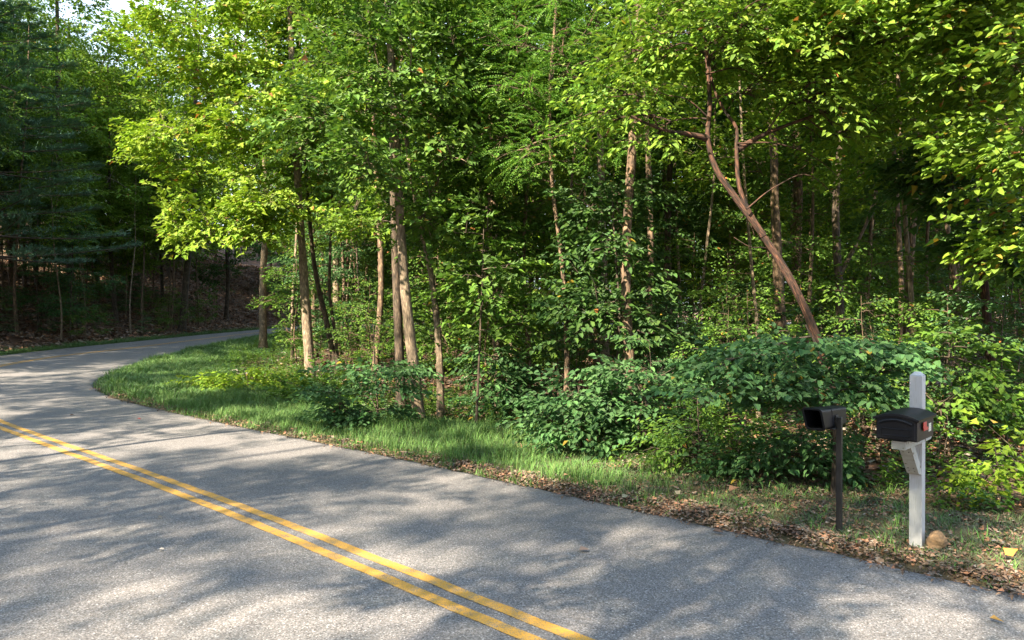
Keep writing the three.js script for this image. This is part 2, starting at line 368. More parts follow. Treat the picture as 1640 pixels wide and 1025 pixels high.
// a tree laid out on its own: trunk points as [px, py] at one distance, blobs as [px, py, rx, ry, rz, leaves, nearer]
function heroTree(name, label, category, depth, trunk, r0, r1, bark, blobs, opt) {
  const foot = at(trunk[0][0], trunk[0][1], depth), gy = groundY(foot.x, foot.z), t = base(name, foot.x, gy, foot.z);
  const local = (px, py, d) => at(px, py, d).sub(t.position), lean = opt.lean ?? (() => 0);
  const path = trunk.map(([px, py, dd = 0], k) => local(px, py, depth + dd)); path[0].set(0, -0.12, 0);
  const W = { trunk: new Wood(), limbs: new Wood() }, F = new Leaves();
  const line = trunkTube(W.trunk, path, r0, r1, opt.sides ?? 10);
  for (const f of opt.forks ?? []) trunkTube(W.trunk, f.map(([px, py, dd = 0]) => local(px, py, depth + dd)), opt.forkR ?? r0 * 0.6, r1, 8);
  for (const f of opt.thin ?? []) trunkTube(W.limbs, f.map(([px, py]) => local(px, py, depth + gauss() * 0.25)), 0.013, 0.004, 5);
  crownOf(W.limbs, F, line, blobs.map(([px, py, rx, ry, rz, n, dd = 0, o]) => ({ c: local(px, py, depth + dd), r: V(rx, ry, rz), n: n * (opt.more ?? 1.3) * (py < -180 ? 0.35 : py < -80 ? 0.6 : 1), o })), opt);
  finishTree(t, W, F, bark);
  return tag(t, label, category ?? 'tree', opt.group);
}

// templates for the woods: built once, then copied
function wildTree(kind) {
  const t = new THREE.Group(), W = { trunk: new Wood(), limbs: new Wood() }, F = new Leaves(), k = kind;
  const path = []; let x = 0, z = 0;
  for (let q = 0; q <= 6; q++) { path.push(V(x, q ? k.h * q / 6 : -0.15, z)); x += gauss() * k.h * (k.wob ?? 0.012); z += gauss() * k.h * (k.wob ?? 0.012); }
  const line = trunkTube(W.trunk, path, k.r, k.r * 0.22, k.sides ?? 8), targets = [];
  // a few uneven lobes make the outline of the crown
  const lobes = []; for (let q = 0; q < (k.lobes ?? 9); q++) { const f = (q + 0.5) / (k.lobes ?? 9), h = k.low + (0.97 - k.low) * f, c = pointOn(line, h), az = q * 2.4 + gauss() * 0.6, w = k.reach * Math.sin(Math.PI * (0.2 + 0.68 * f)); lobes.push([c.add(V(Math.cos(az) * w * 0.5, 0, Math.sin(az) * w * 0.5)), V(w * rr(0.5, 0.75), k.h * (1 - k.low) / (k.lobes ?? 9) * rr(0.7, 1.2), w * rr(0.5, 0.75))]); }
  for (let q = 0; q < k.boughs; q++) { const [c, r] = lobes[q % lobes.length]; targets.push([inBall().multiply(r).add(c), k.per, k.opt]); }
  growCrown(W.limbs, F, line, targets);
  finishTree(t, W, F, k.bark, k.mat);
  return t;
}
const far = { shape: 'kite', wide: 0.72, twigShow: 0.25 };
const T = {
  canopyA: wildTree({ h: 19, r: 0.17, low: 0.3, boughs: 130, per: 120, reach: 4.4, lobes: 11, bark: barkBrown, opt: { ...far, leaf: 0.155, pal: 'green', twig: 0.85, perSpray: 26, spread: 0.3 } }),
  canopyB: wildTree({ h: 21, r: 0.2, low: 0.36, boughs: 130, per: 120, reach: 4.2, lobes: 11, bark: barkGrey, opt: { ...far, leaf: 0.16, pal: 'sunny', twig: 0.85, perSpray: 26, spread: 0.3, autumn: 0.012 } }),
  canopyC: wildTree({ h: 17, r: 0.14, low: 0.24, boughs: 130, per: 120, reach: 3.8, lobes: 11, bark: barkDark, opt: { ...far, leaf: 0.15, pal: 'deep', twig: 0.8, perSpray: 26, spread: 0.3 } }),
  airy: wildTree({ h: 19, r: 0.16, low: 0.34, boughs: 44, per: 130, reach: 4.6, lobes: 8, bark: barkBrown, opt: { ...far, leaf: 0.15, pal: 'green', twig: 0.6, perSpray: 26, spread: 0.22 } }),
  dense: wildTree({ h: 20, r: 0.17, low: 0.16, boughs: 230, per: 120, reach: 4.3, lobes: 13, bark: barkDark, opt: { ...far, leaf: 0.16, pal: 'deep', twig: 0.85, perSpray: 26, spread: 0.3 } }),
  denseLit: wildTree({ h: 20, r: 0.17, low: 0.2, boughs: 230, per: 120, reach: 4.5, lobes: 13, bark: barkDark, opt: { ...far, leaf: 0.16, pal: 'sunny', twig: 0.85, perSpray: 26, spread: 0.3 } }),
  midA: wildTree({ h: 9.5, r: 0.075, low: 0.2, boughs: 85, per: 90, reach: 2.7, bark: barkBrown, opt: { ...far, leaf: 0.12, pal: 'green', twig: 0.6, perSpray: 20, spread: 0.2 } }),
  midB: wildTree({ h: 8, r: 0.06, low: 0.16, boughs: 85, per: 90, reach: 2.5, bark: barkDark, lift: 0.5, opt: { ...far, leaf: 0.115, pal: 'cool', twig: 0.6, perSpray: 20, spread: 0.2, flat: true } }),
  midC: wildTree({ h: 11, r: 0.09, low: 0.28, boughs: 85, per: 90, reach: 2.8, bark: barkGrey, opt: { ...far, leaf: 0.125, pal: 'lime', twig: 0.6, perSpray: 20, spread: 0.2, autumn: 0.01 } }),
  sapA: wildTree({ h: 4.2, r: 0.026, low: 0.22, boughs: 26, per: 70, reach: 1.25, wob: 0.02, sides: 6, bark: barkBrown, opt: { shape: 'oval', leaf: 0.105, pal: 'green', twig: 0.45, perSpray: 14, spread: 0.14 } }),
  sapB: wildTree({ h: 3.2, r: 0.022, low: 0.2, boughs: 24, per: 70, reach: 1.3, wob: 0.025, sides: 6, lift: 0.4, bark: barkDark, opt: { shape: 'oval', leaf: 0.1, pal: 'cool', twig: 0.45, perSpray: 14, spread: 0.14, flat: true } }),
  poleA: wildTree({ h: 15, r: 0.085, low: 0.55, boughs: 46, per: 100, reach: 2.4, bark: barkBrown, wob: 0.016, opt: { ...far, leaf: 0.14, pal: 'green', twig: 0.7, perSpray: 22, spread: 0.2 } }),
  poleB: wildTree({ h: 13, r: 0.06, low: 0.5, boughs: 44, per: 100, reach: 2.2, bark: barkGrey, wob: 0.02, opt: { ...far, leaf: 0.14, pal: 'sunny', twig: 0.7, perSpray: 22, spread: 0.2 } }),
};
function pineTemplate(h, reach, low, dead) {
  const t = new THREE.Group(), W = { trunk: new Wood(), limbs: new Wood() }, F = new Leaves(), path = [];
  for (let q = 0; q <= 6; q++) path.push(V(gauss() * 0.05 * q, q ? h * q / 6 : -0.15, gauss() * 0.05 * q));
  const line = trunkTube(W.trunk, path, h * 0.013, 0.02, 9), tiers = Math.round(h * 1.15);
  for (let q = 0; q < tiers; q++) {
    const f = q / tiers, hh = low + (0.98 - low) * f, from = pointOn(line, hh), len = reach * (1 - f) ** 0.75 + 0.35, arms = 6;
    for (let a = 0; a < arms; a++) {
      const az = a / arms * 6.283 + q * 0.9 + gauss() * 0.25, l = len * rr(0.7, 1.12), to = from.clone().add(V(Math.cos(az) * l, l * rr(0.0, 0.22), Math.sin(az) * l)), bl = bend(from, to, -0.05 * l, 6);
      W.limbs.tube(bl, (s) => 0.03 * (1 - f) * (1 - 0.8 * s) + 0.005, 5);
      const tufts = Math.round(l * 40);
      for (let k = 0; k < tufts; k++) {
        const s = 0.22 + 0.78 * Math.sqrt(rnd()), c = pointOn(bl, s), side = gauss() * 0.5 * l * 0.45 * (1.15 - s * 0.6); c.x += -Math.sin(az) * side; c.z += Math.cos(az) * side; c.y += gauss() * 0.07 + 0.03;
        const dir = V(Math.cos(az) + gauss() * 0.7, 0.25 + gauss() * 0.25, Math.sin(az) + gauss() * 0.7).normalize(), tip = s > 0.86 && hh > 0.6 && rnd() < 0.5;
        const pal = PAL[tip ? 'pineTip' : 'pine'], cc = pal[Math.floor(rnd() * pal.length)];
        for (let e = 0; e < 10; e++) { const dd = dir.clone().add(V(gauss() * 0.75, gauss() * 0.55, gauss() * 0.75)).normalize(); F.needle(c.clone().addScaledVector(dir, rr(-0.08, 0.1)), dd, rr(0.12, 0.2), 0.0115, cc); }
      }
    }
  }
  finishTree(t, W, F, barkDark, needleMat);
  return t;
}
T.pine = pineTemplate(15, 3.6, 0.2);
function copyTree(tpl, name, x, z, scale, turn, label, category, group, sy = 1) {
  const t = tpl.clone(); t.name = numbered(name); t.position.set(x, groundY(x, z), z); t.rotation.y = turn; t.scale.set(scale, scale * sy, scale); scene.add(t);
  return tag(t, label, category, group);
}

// ---------------------------------------------------------------- trees that stand out at the edge of the woods
const hero = { shape: 'lobed', wide: 0.9, leaf: 0.115, pal: 'green', twig: 0.5, perSpray: 15, perBough: 105, spread: 0.17, autumn: 0.008 };
heroTree('edge_tree', 'straight grey-barked tree at the grass edge, its trunk dappled with sun', 'tree', 13.1,
  [[674, 686], [657, 540], [645, 420], [636, 260], [626, 90], [615, -150], [600, -420], [590, -640]], 0.115, 0.03, barkGrey,
  [[640, 90, 1.7, 1.2, 1.4, 4200, -0.6], [560, 210, 1.1, 0.9, 1.1, 2100, -1], [735, 170, 1.2, 1.2, 1.2, 2900, -0.3], [620, -120, 2.3, 1.3, 2.3, 4200], [600, -420, 2.6, 2, 2.6, 4200], [690, 330, 1, 0.8, 0.9, 1300, 0.8]], hero);
heroTree('edge_tree', 'slim pale trunk leaning left, right beside the straight grey-barked edge tree', 'tree', 14,
  [[707, 668], [703, 560], [692, 450], [664, 310], [652, 230], [642, 60], [630, -200], [625, -450]], 0.078, 0.02, barkGrey,
  [[760, 300, 1.1, 0.9, 1, 1800, 0.2], [800, 60, 1.5, 1.1, 1.3, 2800], [680, -60, 1.6, 1, 1.5, 2200], [640, -350, 1.8, 1.6, 1.8, 2200]], { ...hero, pal: 'green' });
heroTree('edge_tree', 'thick leaning trunk below bright yellow-green boughs that overhang the bend', 'tree', 20.5,
  [[499, 612], [490, 500], [484, 400], [472, 200], [465, 0], [458, -220], [450, -420]], 0.16, 0.04, barkGrey,
  [[330, 60, 2.0, 1.5, 1.6, 3900, -1], [300, 230, 1.3, 1.3, 1.3, 2700, -0.6], [345, 350, 1.3, 0.75, 1.2, 2100, -0.6], [420, 180, 1.3, 1.3, 1.3, 2700, -1.2], [430, 330, 1.1, 1, 1.1, 1900, -1.2], [470, -40, 1.9, 1.3, 1.9, 3200], [370, -260, 3, 2.2, 3, 4200], [525, 180, 1.1, 1.1, 1.1, 1600, -1]],
  { ...hero, pal: 'lime', leaf: 0.14, autumn: 0.02, lean: V(-0.3, 0, 0.25) });
heroTree('edge_tree', 'dark double-stemmed tree leaning left just behind the thick trunk at the bend', 'tree', 22,
  [[541, 585], [524, 520], [506, 440], [492, 300], [482, 100], [476, -120]], 0.1, 0.03, barkDark,
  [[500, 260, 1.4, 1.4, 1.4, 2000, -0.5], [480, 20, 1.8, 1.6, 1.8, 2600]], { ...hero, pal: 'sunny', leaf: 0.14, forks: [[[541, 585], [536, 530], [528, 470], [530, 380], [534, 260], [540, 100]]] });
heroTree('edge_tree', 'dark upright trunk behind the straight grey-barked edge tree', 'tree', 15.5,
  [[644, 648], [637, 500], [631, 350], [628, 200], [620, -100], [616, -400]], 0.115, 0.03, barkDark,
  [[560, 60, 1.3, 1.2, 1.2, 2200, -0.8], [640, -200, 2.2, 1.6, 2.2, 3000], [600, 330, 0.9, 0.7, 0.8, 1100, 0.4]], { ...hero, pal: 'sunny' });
heroTree('edge_tree', 'thin pale trunk with a fork at mid height, standing between dense leafy boughs', 'tree', 14.6,
  [[800, 676], [793, 520], [782, 360], [768, 200], [757, 80], [748, -150], [740, -420]], 0.075, 0.02, barkGrey,
  [[830, 160, 1.1, 1, 1, 1900, 0.4], [760, -40, 1.6, 1, 1.5, 2500], [745, -330, 2, 1.6, 2, 2500], [850, 360, 1, 0.8, 1, 1500, 0.3]], { ...hero, pal: 'green', forks: [[[768, 200, 0.05], [755, 150, 0.1], [742, 90, 0.2], [735, 0, 0.3]]], forkR: 0.035 });
heroTree('edge_tree', 'smooth pale trunk lit by the sun high among the leaves near the middle', 'tree', 18,
  [[972, 690], [967, 500], [963, 300], [960, 200], [956, 60], [950, -200], [946, -420]], 0.125, 0.03, barkGrey,
  [[1010, 40, 1.8, 1.2, 1.6, 2600, 0.6], [900, -90, 2, 1.4, 2, 2800], [950, -350, 2.6, 2, 2.6, 3000]], { ...hero, pal: 'green', leaf: 0.125 });
heroTree('feathery_tree', 'slender tree with fine feathery fresh green leaflets above the middle of the verge', 'tree', 12.2,
  [[905, 700], [908, 560], [900, 420], [885, 300], [880, 160], [890, 20], [900, -150], [905, -330]], 0.05, 0.015, barkBrown,
  [[880, 90, 1.15, 1.0, 1.0, 6800, -0.3], [955, 200, 0.95, 0.7, 0.9, 4200, -0.5], [830, 230, 0.8, 0.7, 0.8, 3200, -0.3], [960, -30, 1.2, 0.8, 1, 4200], [890, -250, 1.6, 1.3, 1.6, 5200], [1040, 90, 0.8, 0.7, 0.7, 2600, -0.2]],
  { ...hero, pal: 'feather', frond: true, leaf: 0.062, perSpray: 22, perBough: 220, twig: 0.4, autumn: 0.001 });
heroTree('leaning_tree', 'reddish crooked tree leaning left and forking above the mailboxes', 'tree', 9.8,
  [[1352, 735], [1325, 600], [1300, 520], [1258, 435], [1222, 378], [1178, 318], [1146, 270], [1133, 222], [1136, 170], [1131, 90], [1126, 20], [1130, -80], [1150, -220]], 0.068, 0.014, barkRed,
  [[1090, 60, 0.9, 0.7, 0.8, 1900, 0.3], [1190, 40, 0.9, 0.6, 0.8, 1900, -0.2], [1140, -110, 1.5, 0.8, 1.3, 2600], [1010, 190, 0.6, 0.45, 0.6, 700, 0.2], [1270, 100, 0.9, 0.5, 0.8, 1700, -0.3], [1330, 30, 0.9, 0.6, 0.8, 2000, -0.3], [1180, -260, 1.5, 1, 1.5, 2000], [1330, 190, 0.7, 0.3, 0.6, 700, 0.2]],
  { ...hero, pal: 'sunny', shape: 'oval', wide: 0.55, leaf: 0.105, twigShow: 0.9, forkR: 0.036, autumn: 0.003,
    forks: [[[1222, 378], [1197, 335], [1183, 295], [1179, 240], [1178, 205], [1160, 178], [1142, 140], [1131, 70]], [[1133, 222, 0.02], [1100, 215, -0.1], [1060, 208, -0.1], [1010, 186, -0.2]], [[1180, 240, 0.02], [1225, 215, 0.1], [1290, 190, 0.1], [1370, 165, 0.2]]], thin: [[[1135, 190], [1100, 160], [1060, 150], [1020, 120]], [[1180, 230], [1240, 230], [1300, 250], [1350, 290]], [[1195, 335], [1240, 300], [1290, 280], [1345, 320]], [[1225, 215], [1260, 170], [1320, 150], [1390, 170]], [[1290, 190], [1330, 215], [1380, 220], [1430, 205]], [[1130, 120], [1180, 110], [1230, 130], [1290, 140]], [[1060, 208], [1030, 230], [1000, 225], [960, 240]], [[1131, 90], [1095, 70], [1060, 80], [1030, 60]], [[1250, 430], [1230, 400], [1200, 395], [1175, 380]]] });
heroTree('edge_tree', 'stout dark brown trunk in the shade behind the leaning reddish tree', 'tree', 15,
  [[1262, 700], [1252, 540], [1244, 400], [1240, 300], [1236, 150], [1228, -80], [1220, -350]], 0.13, 0.04, barkBrown,
  [[1240, 70, 1.8, 1.1, 1.5, 2400, 0.6], [1180, -140, 2, 1.4, 2, 2600], [1240, -400, 2.6, 2, 2.6, 2800]], { ...hero, leaf: 0.125 });
heroTree('edge_tree', 'tall dark trunk with a thin side stem, right behind the crooked reddish tree', 'tree', 13.2,
  [[1343, 705], [1346, 520], [1338, 340], [1346, 210], [1350, 60], [1352, -150], [1355, -400]], 0.085, 0.025, barkDark,
  [[1400, 90, 1.3, 0.8, 1.1, 1900, 0.2], [1370, -130, 1.8, 1.2, 1.8, 2400], [1360, -380, 2.2, 1.8, 2.2, 2400]], { ...hero, pal: 'deep', forks: [[[1345, 440], [1372, 390], [1390, 350], [1408, 290]]], forkR: 0.03 });
heroTree('edge_tree', 'thin sunlit trunk leaning left directly behind the white mailbox post', 'tree', 11.5,
  [[1484, 720], [1468, 590], [1458, 460], [1444, 280], [1436, 100], [1430, -100], [1425, -300]], 0.055, 0.015, barkGrey,
  [[1470, 60, 1.1, 0.8, 1, 2000, -0.2], [1430, -150, 1.5, 1.1, 1.5, 2200], [1400, 250, 0.8, 0.5, 0.7, 900, 0.2]], { ...hero, pal: 'sunny', leaf: 0.105 });
heroTree('edge_tree', 'rough red-brown trunk leaning left beyond the white mailbox, with broad drooping leaves', 'tree', 11,
  [[1606, 720], [1590, 600], [1574, 440], [1556, 280], [1540, 120], [1525, -80], [1510, -300]], 0.085, 0.02, barkRed,
  [[1560, 110, 1, 0.8, 0.9, 2000, -0.6], [1500, 290, 0.75, 0.5, 0.6, 900, -0.2, { pal: 'deep', leaf: 0.15, autumn: 0.03 }], [1590, 380, 0.6, 0.5, 0.5, 700, -0.4, { pal: 'deep', leaf: 0.15, autumn: 0.03 }], [1530, -120, 1.6, 1, 1.5, 2400]], { ...hero, pal: 'sunny', leaf: 0.11 });
heroTree('edge_tree', 'slender brown trunk between the sunlit thin trunk and the rough red-brown one', 'tree', 13.5,
  [[1556, 690], [1543, 580], [1528, 440], [1505, 280], [1490, 100], [1480, -150]], 0.07, 0.02, barkBrown,
  [[1480, 130, 1.2, 0.8, 1, 1600, 0.2], [1500, -100, 1.6, 1.1, 1.5, 2200]], { ...hero });
heroTree('broad_leaved_tree', 'broad-leaved tree reaching in at the upper right with bright leaves and yellow spots', 'tree', 8.6,
  [[1790, 800], [1770, 560], [1752, 330], [1735, 120], [1720, -120], [1710, -380]], 0.13, 0.04, barkBrown,
  [[1600, 80, 0.8, 0.7, 0.7, 2300, 0.2], [1610, 250, 0.55, 0.6, 0.6, 1300, 0.3], [1520, -30, 0.9, 0.5, 0.8, 2000], [1680, -150, 1.6, 1, 1.5, 2600], [1660, 380, 0.5, 0.4, 0.5, 700, 0.4], [1720, -350, 2, 1.2, 2, 2200], [1420, 40, 0.7, 0.4, 0.7, 1200, 0.4]], { ...hero, pal: 'sunny', shape: 'oval', wide: 0.66, leaf: 0.12, autumn: 0.03, group: null });

// ---------------------------------------------------------------- young trees and bushes along the edge
const bush = { more: 1.1, shape: 'oval', wide: 0.66, leaf: 0.1, pal: 'cool', twig: 0.38, perSpray: 13, perBough: 70, spread: 0.13, autumn: 0.002, maxBough: 1.2, sides: 6 };
heroTree('young_tree', 'low spreading young tree with tiers of broad soft green leaves behind the black mailbox', 'tree', 8.0,
  [[1335, 790], [1338, 700], [1330, 620], [1310, 560], [1290, 520]], 0.03, 0.008, barkDark,
  [[1290, 560, 0.85, 0.14, 0.6, 1000, 0], [1210, 590, 0.6, 0.1, 0.4, 560, -0.2], [1390, 580, 0.5, 0.1, 0.4, 480, -0.1], [1180, 615, 0.45, 0.08, 0.35, 380, -0.4], [1330, 620, 0.7, 0.14, 0.5, 620, 0.1], [1260, 640, 0.5, 0.1, 0.4, 300, 0.3], [1400, 635, 0.3, 0.12, 0.3, 260, -0.3]],
  { ...bush, pal: 'cool', leaf: 0.098, flat: true, sag: 0.05, autumn: 0.012 });
heroTree('bush', 'bright lime-green bush at the lower right, catching the sun', 'bush', 8.0,
  [[1606, 800], [1602, 770], [1598, 740], [1594, 715]], 0.016, 0.006, barkDark,
  [[1600, 745, 0.3, 0.2, 0.28, 330, -0.2], [1635, 720, 0.25, 0.2, 0.25, 200], [1570, 765, 0.18, 0.08, 0.2, 90, -0.2]], { ...bush, pal: 'lime', shape: 'lobed', wide: 0.9, leaf: 0.09 });
heroTree('bush', 'rounded blue-green bush at the grass edge below the feathery tree', 'bush', 10.6,
  [[932, 722], [930, 690], [925, 650], [930, 600]], 0.02, 0.006, barkDark,
  [[930, 655, 0.7, 0.4, 0.5, 1200], [900, 690, 0.5, 0.22, 0.4, 520, -0.3], [975, 640, 0.5, 0.35, 0.4, 620]], { ...bush, pal: 'cool' });
heroTree('bush', 'leafy bush with cool green tiers right of the rounded blue-green one', 'bush', 10.2,
  [[1020, 730], [1022, 690], [1030, 640], [1036, 590]], 0.02, 0.006, barkDark,
  [[1040, 600, 0.6, 0.18, 0.5, 640], [1000, 640, 0.5, 0.2, 0.4, 520], [1060, 680, 0.5, 0.3, 0.4, 640]], { ...bush, pal: 'cool', flat: true });
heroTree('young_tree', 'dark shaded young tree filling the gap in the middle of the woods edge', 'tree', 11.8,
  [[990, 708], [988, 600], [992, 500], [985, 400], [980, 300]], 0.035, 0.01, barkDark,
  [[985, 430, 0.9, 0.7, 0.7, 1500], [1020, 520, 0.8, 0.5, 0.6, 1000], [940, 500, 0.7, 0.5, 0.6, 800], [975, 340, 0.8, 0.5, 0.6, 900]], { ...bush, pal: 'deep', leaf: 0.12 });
heroTree('bush', 'tall weedy bush at the verge left of the black mailbox', 'bush', 9.2,
  [[1122, 745], [1120, 710], [1118, 660], [1116, 620]], 0.014, 0.005, barkDark,
  [[1120, 680, 0.32, 0.36, 0.3, 700], [1160, 715, 0.4, 0.2, 0.3, 420], [1080, 715, 0.4, 0.2, 0.3, 420]], { ...bush, pal: 'green', wide: 0.4, leaf: 0.085 });
heroTree('bush', 'leafy bush under the black mailbox box, against the dark woods', 'bush', 8.6,
  [[1290, 770], [1288, 740], [1284, 710], [1280, 680]], 0.014, 0.005, barkDark,
  [[1270, 720, 0.45, 0.26, 0.35, 700], [1210, 735, 0.45, 0.2, 0.35, 520], [1330, 735, 0.3, 0.2, 0.3, 380]], { ...bush, pal: 'cool', leaf: 0.085 });
heroTree('young_tree', 'young tree holding flat pale tiers of leaves beside the straight edge trunk', 'tree', 12.8,
  [[606, 690], [604, 640], [600, 580], [598, 520]], 0.022, 0.007, barkDark,
  [[600, 590, 0.75, 0.07, 0.5, 620, -0.3], [560, 625, 0.7, 0.07, 0.45, 520, -0.2], [632, 620, 0.3, 0.06, 0.3, 160, -0.5], [585, 655, 0.7, 0.08, 0.45, 480, 0.1], [545, 660, 0.5, 0.1, 0.4, 300]], { ...bush, pal: 'cool', flat: true, sag: 0.03 });
heroTree('bush', 'tangled sunlit bush on the grassy tip inside the bend', 'bush', 18.5,
  [[400, 640], [398, 620], [395, 605], [392, 590]], 0.02, 0.008, barkDark,
  [[400, 612, 1.1, 0.25, 0.8, 1300], [345, 618, 0.8, 0.18, 0.7, 700], [460, 615, 0.9, 0.3, 0.8, 1100]], { ...bush, pal: 'lime', leaf: 0.11 });
heroTree('bush', 'dense shaded bush at the foot of the thick leaning trunk', 'bush', 16.5,
  [[520, 655], [518, 630], [515, 605], [512, 585]], 0.02, 0.008, barkDark,
  [[515, 620, 0.8, 0.4, 0.6, 1100], [470, 640, 0.6, 0.25, 0.5, 700], [560, 645, 0.6, 0.3, 0.5, 700]], { ...bush, pal: 'green' });
heroTree('bush', 'broad-leaved bush between the slim pale trunk and the forked thin trunk', 'bush', 13.4,
  [[782, 690], [784, 650], [786, 610], [785, 570]], 0.02, 0.006, barkDark,
  [[785, 590, 0.5, 0.35, 0.5, 700], [790, 650, 0.5, 0.3, 0.5, 600], [840, 620, 0.5, 0.35, 0.5, 600]], { ...bush, pal: 'cool', leaf: 0.11 });
heroTree('young_tree', 'leggy young tree with large mid-green leaves right of the straight edge trunk', 'tree', 12.6,
  [[762, 695], [768, 560], [772, 460], [775, 360]], 0.028, 0.008, barkDark,
  [[775, 430, 0.7, 0.55, 0.6, 900], [800, 500, 0.7, 0.4, 0.5, 700], [745, 350, 0.7, 0.5, 0.6, 500]], { ...bush, pal: 'green', shape: 'lobed', wide: 0.9, leaf: 0.125 });
heroTree('young_tree', 'slender young tree with fresh leaves rising behind the white mailbox', 'tree', 9.6,
  [[1500, 755], [1505, 690], [1512, 620], [1520, 560]], 0.02, 0.006, barkDark,
  [[1510, 640, 0.5, 0.25, 0.4, 500], [1450, 610, 0.35, 0.15, 0.3, 300, 0], [1570, 650, 0.5, 0.3, 0.4, 560], [1530, 560, 0.45, 0.25, 0.4, 420]], { ...bush, pal: 'green' });

// words that tell one tree of the woods from the next: what it stands behind and how far back
const marks = [[-60, 'the dark pines'], [130, 'the far bend'], [330, 'the grassy tip'], [490, 'the thick leaning trunk'], [600, 'the tiered young tree'], [675, 'the straight grey-barked trunk'], [790, 'the forked thin trunk'], [905, 'the feathery tree'], [985, 'the dark young tree'], [1130, 'the tall weedy bush'], [1245, 'the crooked reddish tree'], [1340, 'the black mailbox post'], [1468, 'the white mailbox post'], [1590, 'the rough red-brown trunk'], [1720, 'the broad-leaved tree']];
const used = new Map();
function where(x, z) {
  const px = 820 + x / -z * FOCAL, d = -z; let best = marks[0]; for (const m of marks) if (Math.abs(m[0] - px) < Math.abs(best[0] - px)) best = m;
  const side = px - best[0], way = Math.abs(side) < 14 ? '' : (Math.abs(side) > 42 ? 'well ' : '') + (side < 0 ? 'left of ' : 'right of ');
  return (d < 13.5 ? 'close behind and ' : d < 17 ? 'a little behind and ' : d < 22 ? 'some way behind and ' : d < 29 ? 'deep behind and ' : d < 37 ? 'far behind and ' : d < 48 ? 'distantly behind and ' : 'farthest behind and ').replace(/ and $/, way ? ' and ' : ' ') + way + best[1];
}
function single(look, x, z) {   // a label of its own as far as look and place go
  return `${look} ${where(x, z)}`;
}
// ---------------------------------------------------------------- the woods inside the bend
function scatter(count, x0, x1, d0, d1, apart, ok, done = []) {
  const out = [];
  for (let tries = 0; out.length < count && tries < count * 60; tries++) {
    const d = rr(d0, d1), x = rr(x0, x1), z = -d; if (!ok(x, z)) continue;
    if (done.some(([a, b]) => (a - x) ** 2 + (b - z) ** 2 < apart * apart)) continue;
    out.push([x, z]); done.push([x, z]);
  }
  return out;
}
const seen = (x, z, m = 4) => Math.abs(x) < -z * 0.70 + m;
const standing = [];
for (const [x, z] of scatter(78, -13, 52, 15.5, 66, 2.9, (x, z) => seen(x, z, 5) && offRoad(x, z) > 3.2 && !(z > -30 && x < -5.5) , standing)) {
  const k = rnd(), tpl = k < 0.4 ? T.canopyA : k < 0.7 ? T.canopyB : T.canopyC;
  copyTree(tpl, 'woodland_tree', x, z, rr(0.75, 1.1), rr(0, 6.28), single((k < 0.4 ? 'tall brown-barked green tree' : k < 0.7 ? 'tall grey-barked yellow-green tree' : 'tall dark-leaved tree'), x, z), 'tree', 'tall trees in the woods inside the bend');
}
for (const [x, z] of scatter(66, -9, 34, 11.5, 44, 1.7, (x, z) => seen(x, z, 2) && offRoad(x, z) > 3.4 && !(z > -26 && x < -4.5), standing)) {
  copyTree(rnd() < 0.5 ? T.poleA : T.poleB, 'slender_tree', x, z, rr(0.7, 1.15), rr(0, 6.28), single('slender bare-stemmed trunk', x, z), 'tree', 'slender trunks in the woods inside the bend');
}
for (const [x, z] of scatter(44, -8, 34, 13.5, 44, 2.1, (x, z) => seen(x, z, 2) && offRoad(x, z) > 4.5 && !(z > -26 && x < -4.5), standing)) {
  const k = rnd(); copyTree(k < 0.4 ? T.midA : k < 0.7 ? T.midB : T.midC, 'understorey_tree', x, z, rr(0.7, 1.15), rr(0, 6.28), single((k < 0.4 ? 'middle-height green tree' : k < 0.7 ? 'middle-height blue-green tree' : 'middle-height lime-green tree'), x, z), 'tree', 'middle-height trees in the woods inside the bend');
}
for (const [x, z] of scatter(58, -8, 20, 10, 30, 1.2, (x, z) => seen(x, z, 1) && offRoad(x, z) > (x > 0.5 ? 5.2 : 3.6) && offRoad(x, z) < 14 && !(z > -24 && x < -4))) {
  copyTree(rnd() < 0.5 ? T.sapA : T.sapB, 'sapling', x, z, rr(0.45, 1.0), rr(0, 6.28), single('leafy low sapling', x, z), 'sapling', 'saplings in the woods inside the bend');
}

for (const [x, d, sc, k, label] of [[3.0, 10.2, 0.5, 0, 'knee-high leafy sapling in the dark gap behind the black mailbox'], [4.1, 9.6, 0.46, 1, 'low blue-green sapling in the gap between the two mailboxes'], [4.9, 10.4, 0.55, 0, 'green sapling in the shade behind the closed mailbox'], [5.7, 9.7, 0.5, 1, 'low blue-green sapling right of the white mailbox post'], [6.4, 10.8, 0.6, 0, 'green sapling behind the bright lime bush'], [2.0, 10.6, 0.5, 1, 'low blue-green sapling below the tiers of the spreading young tree'], [3.6, 11.4, 0.6, 0, 'green sapling deeper in behind the two mailboxes'], [5.4, 11.6, 0.62, 1, 'blue-green sapling deeper in behind the white post'], [7.0, 12.0, 0.6, 0, 'green sapling beside the rough red-brown trunk']])
  copyTree(k ? T.sapB : T.sapA, 'sapling', x, -d, sc, x * 5, label, 'sapling', 'saplings in the woods inside the bend');

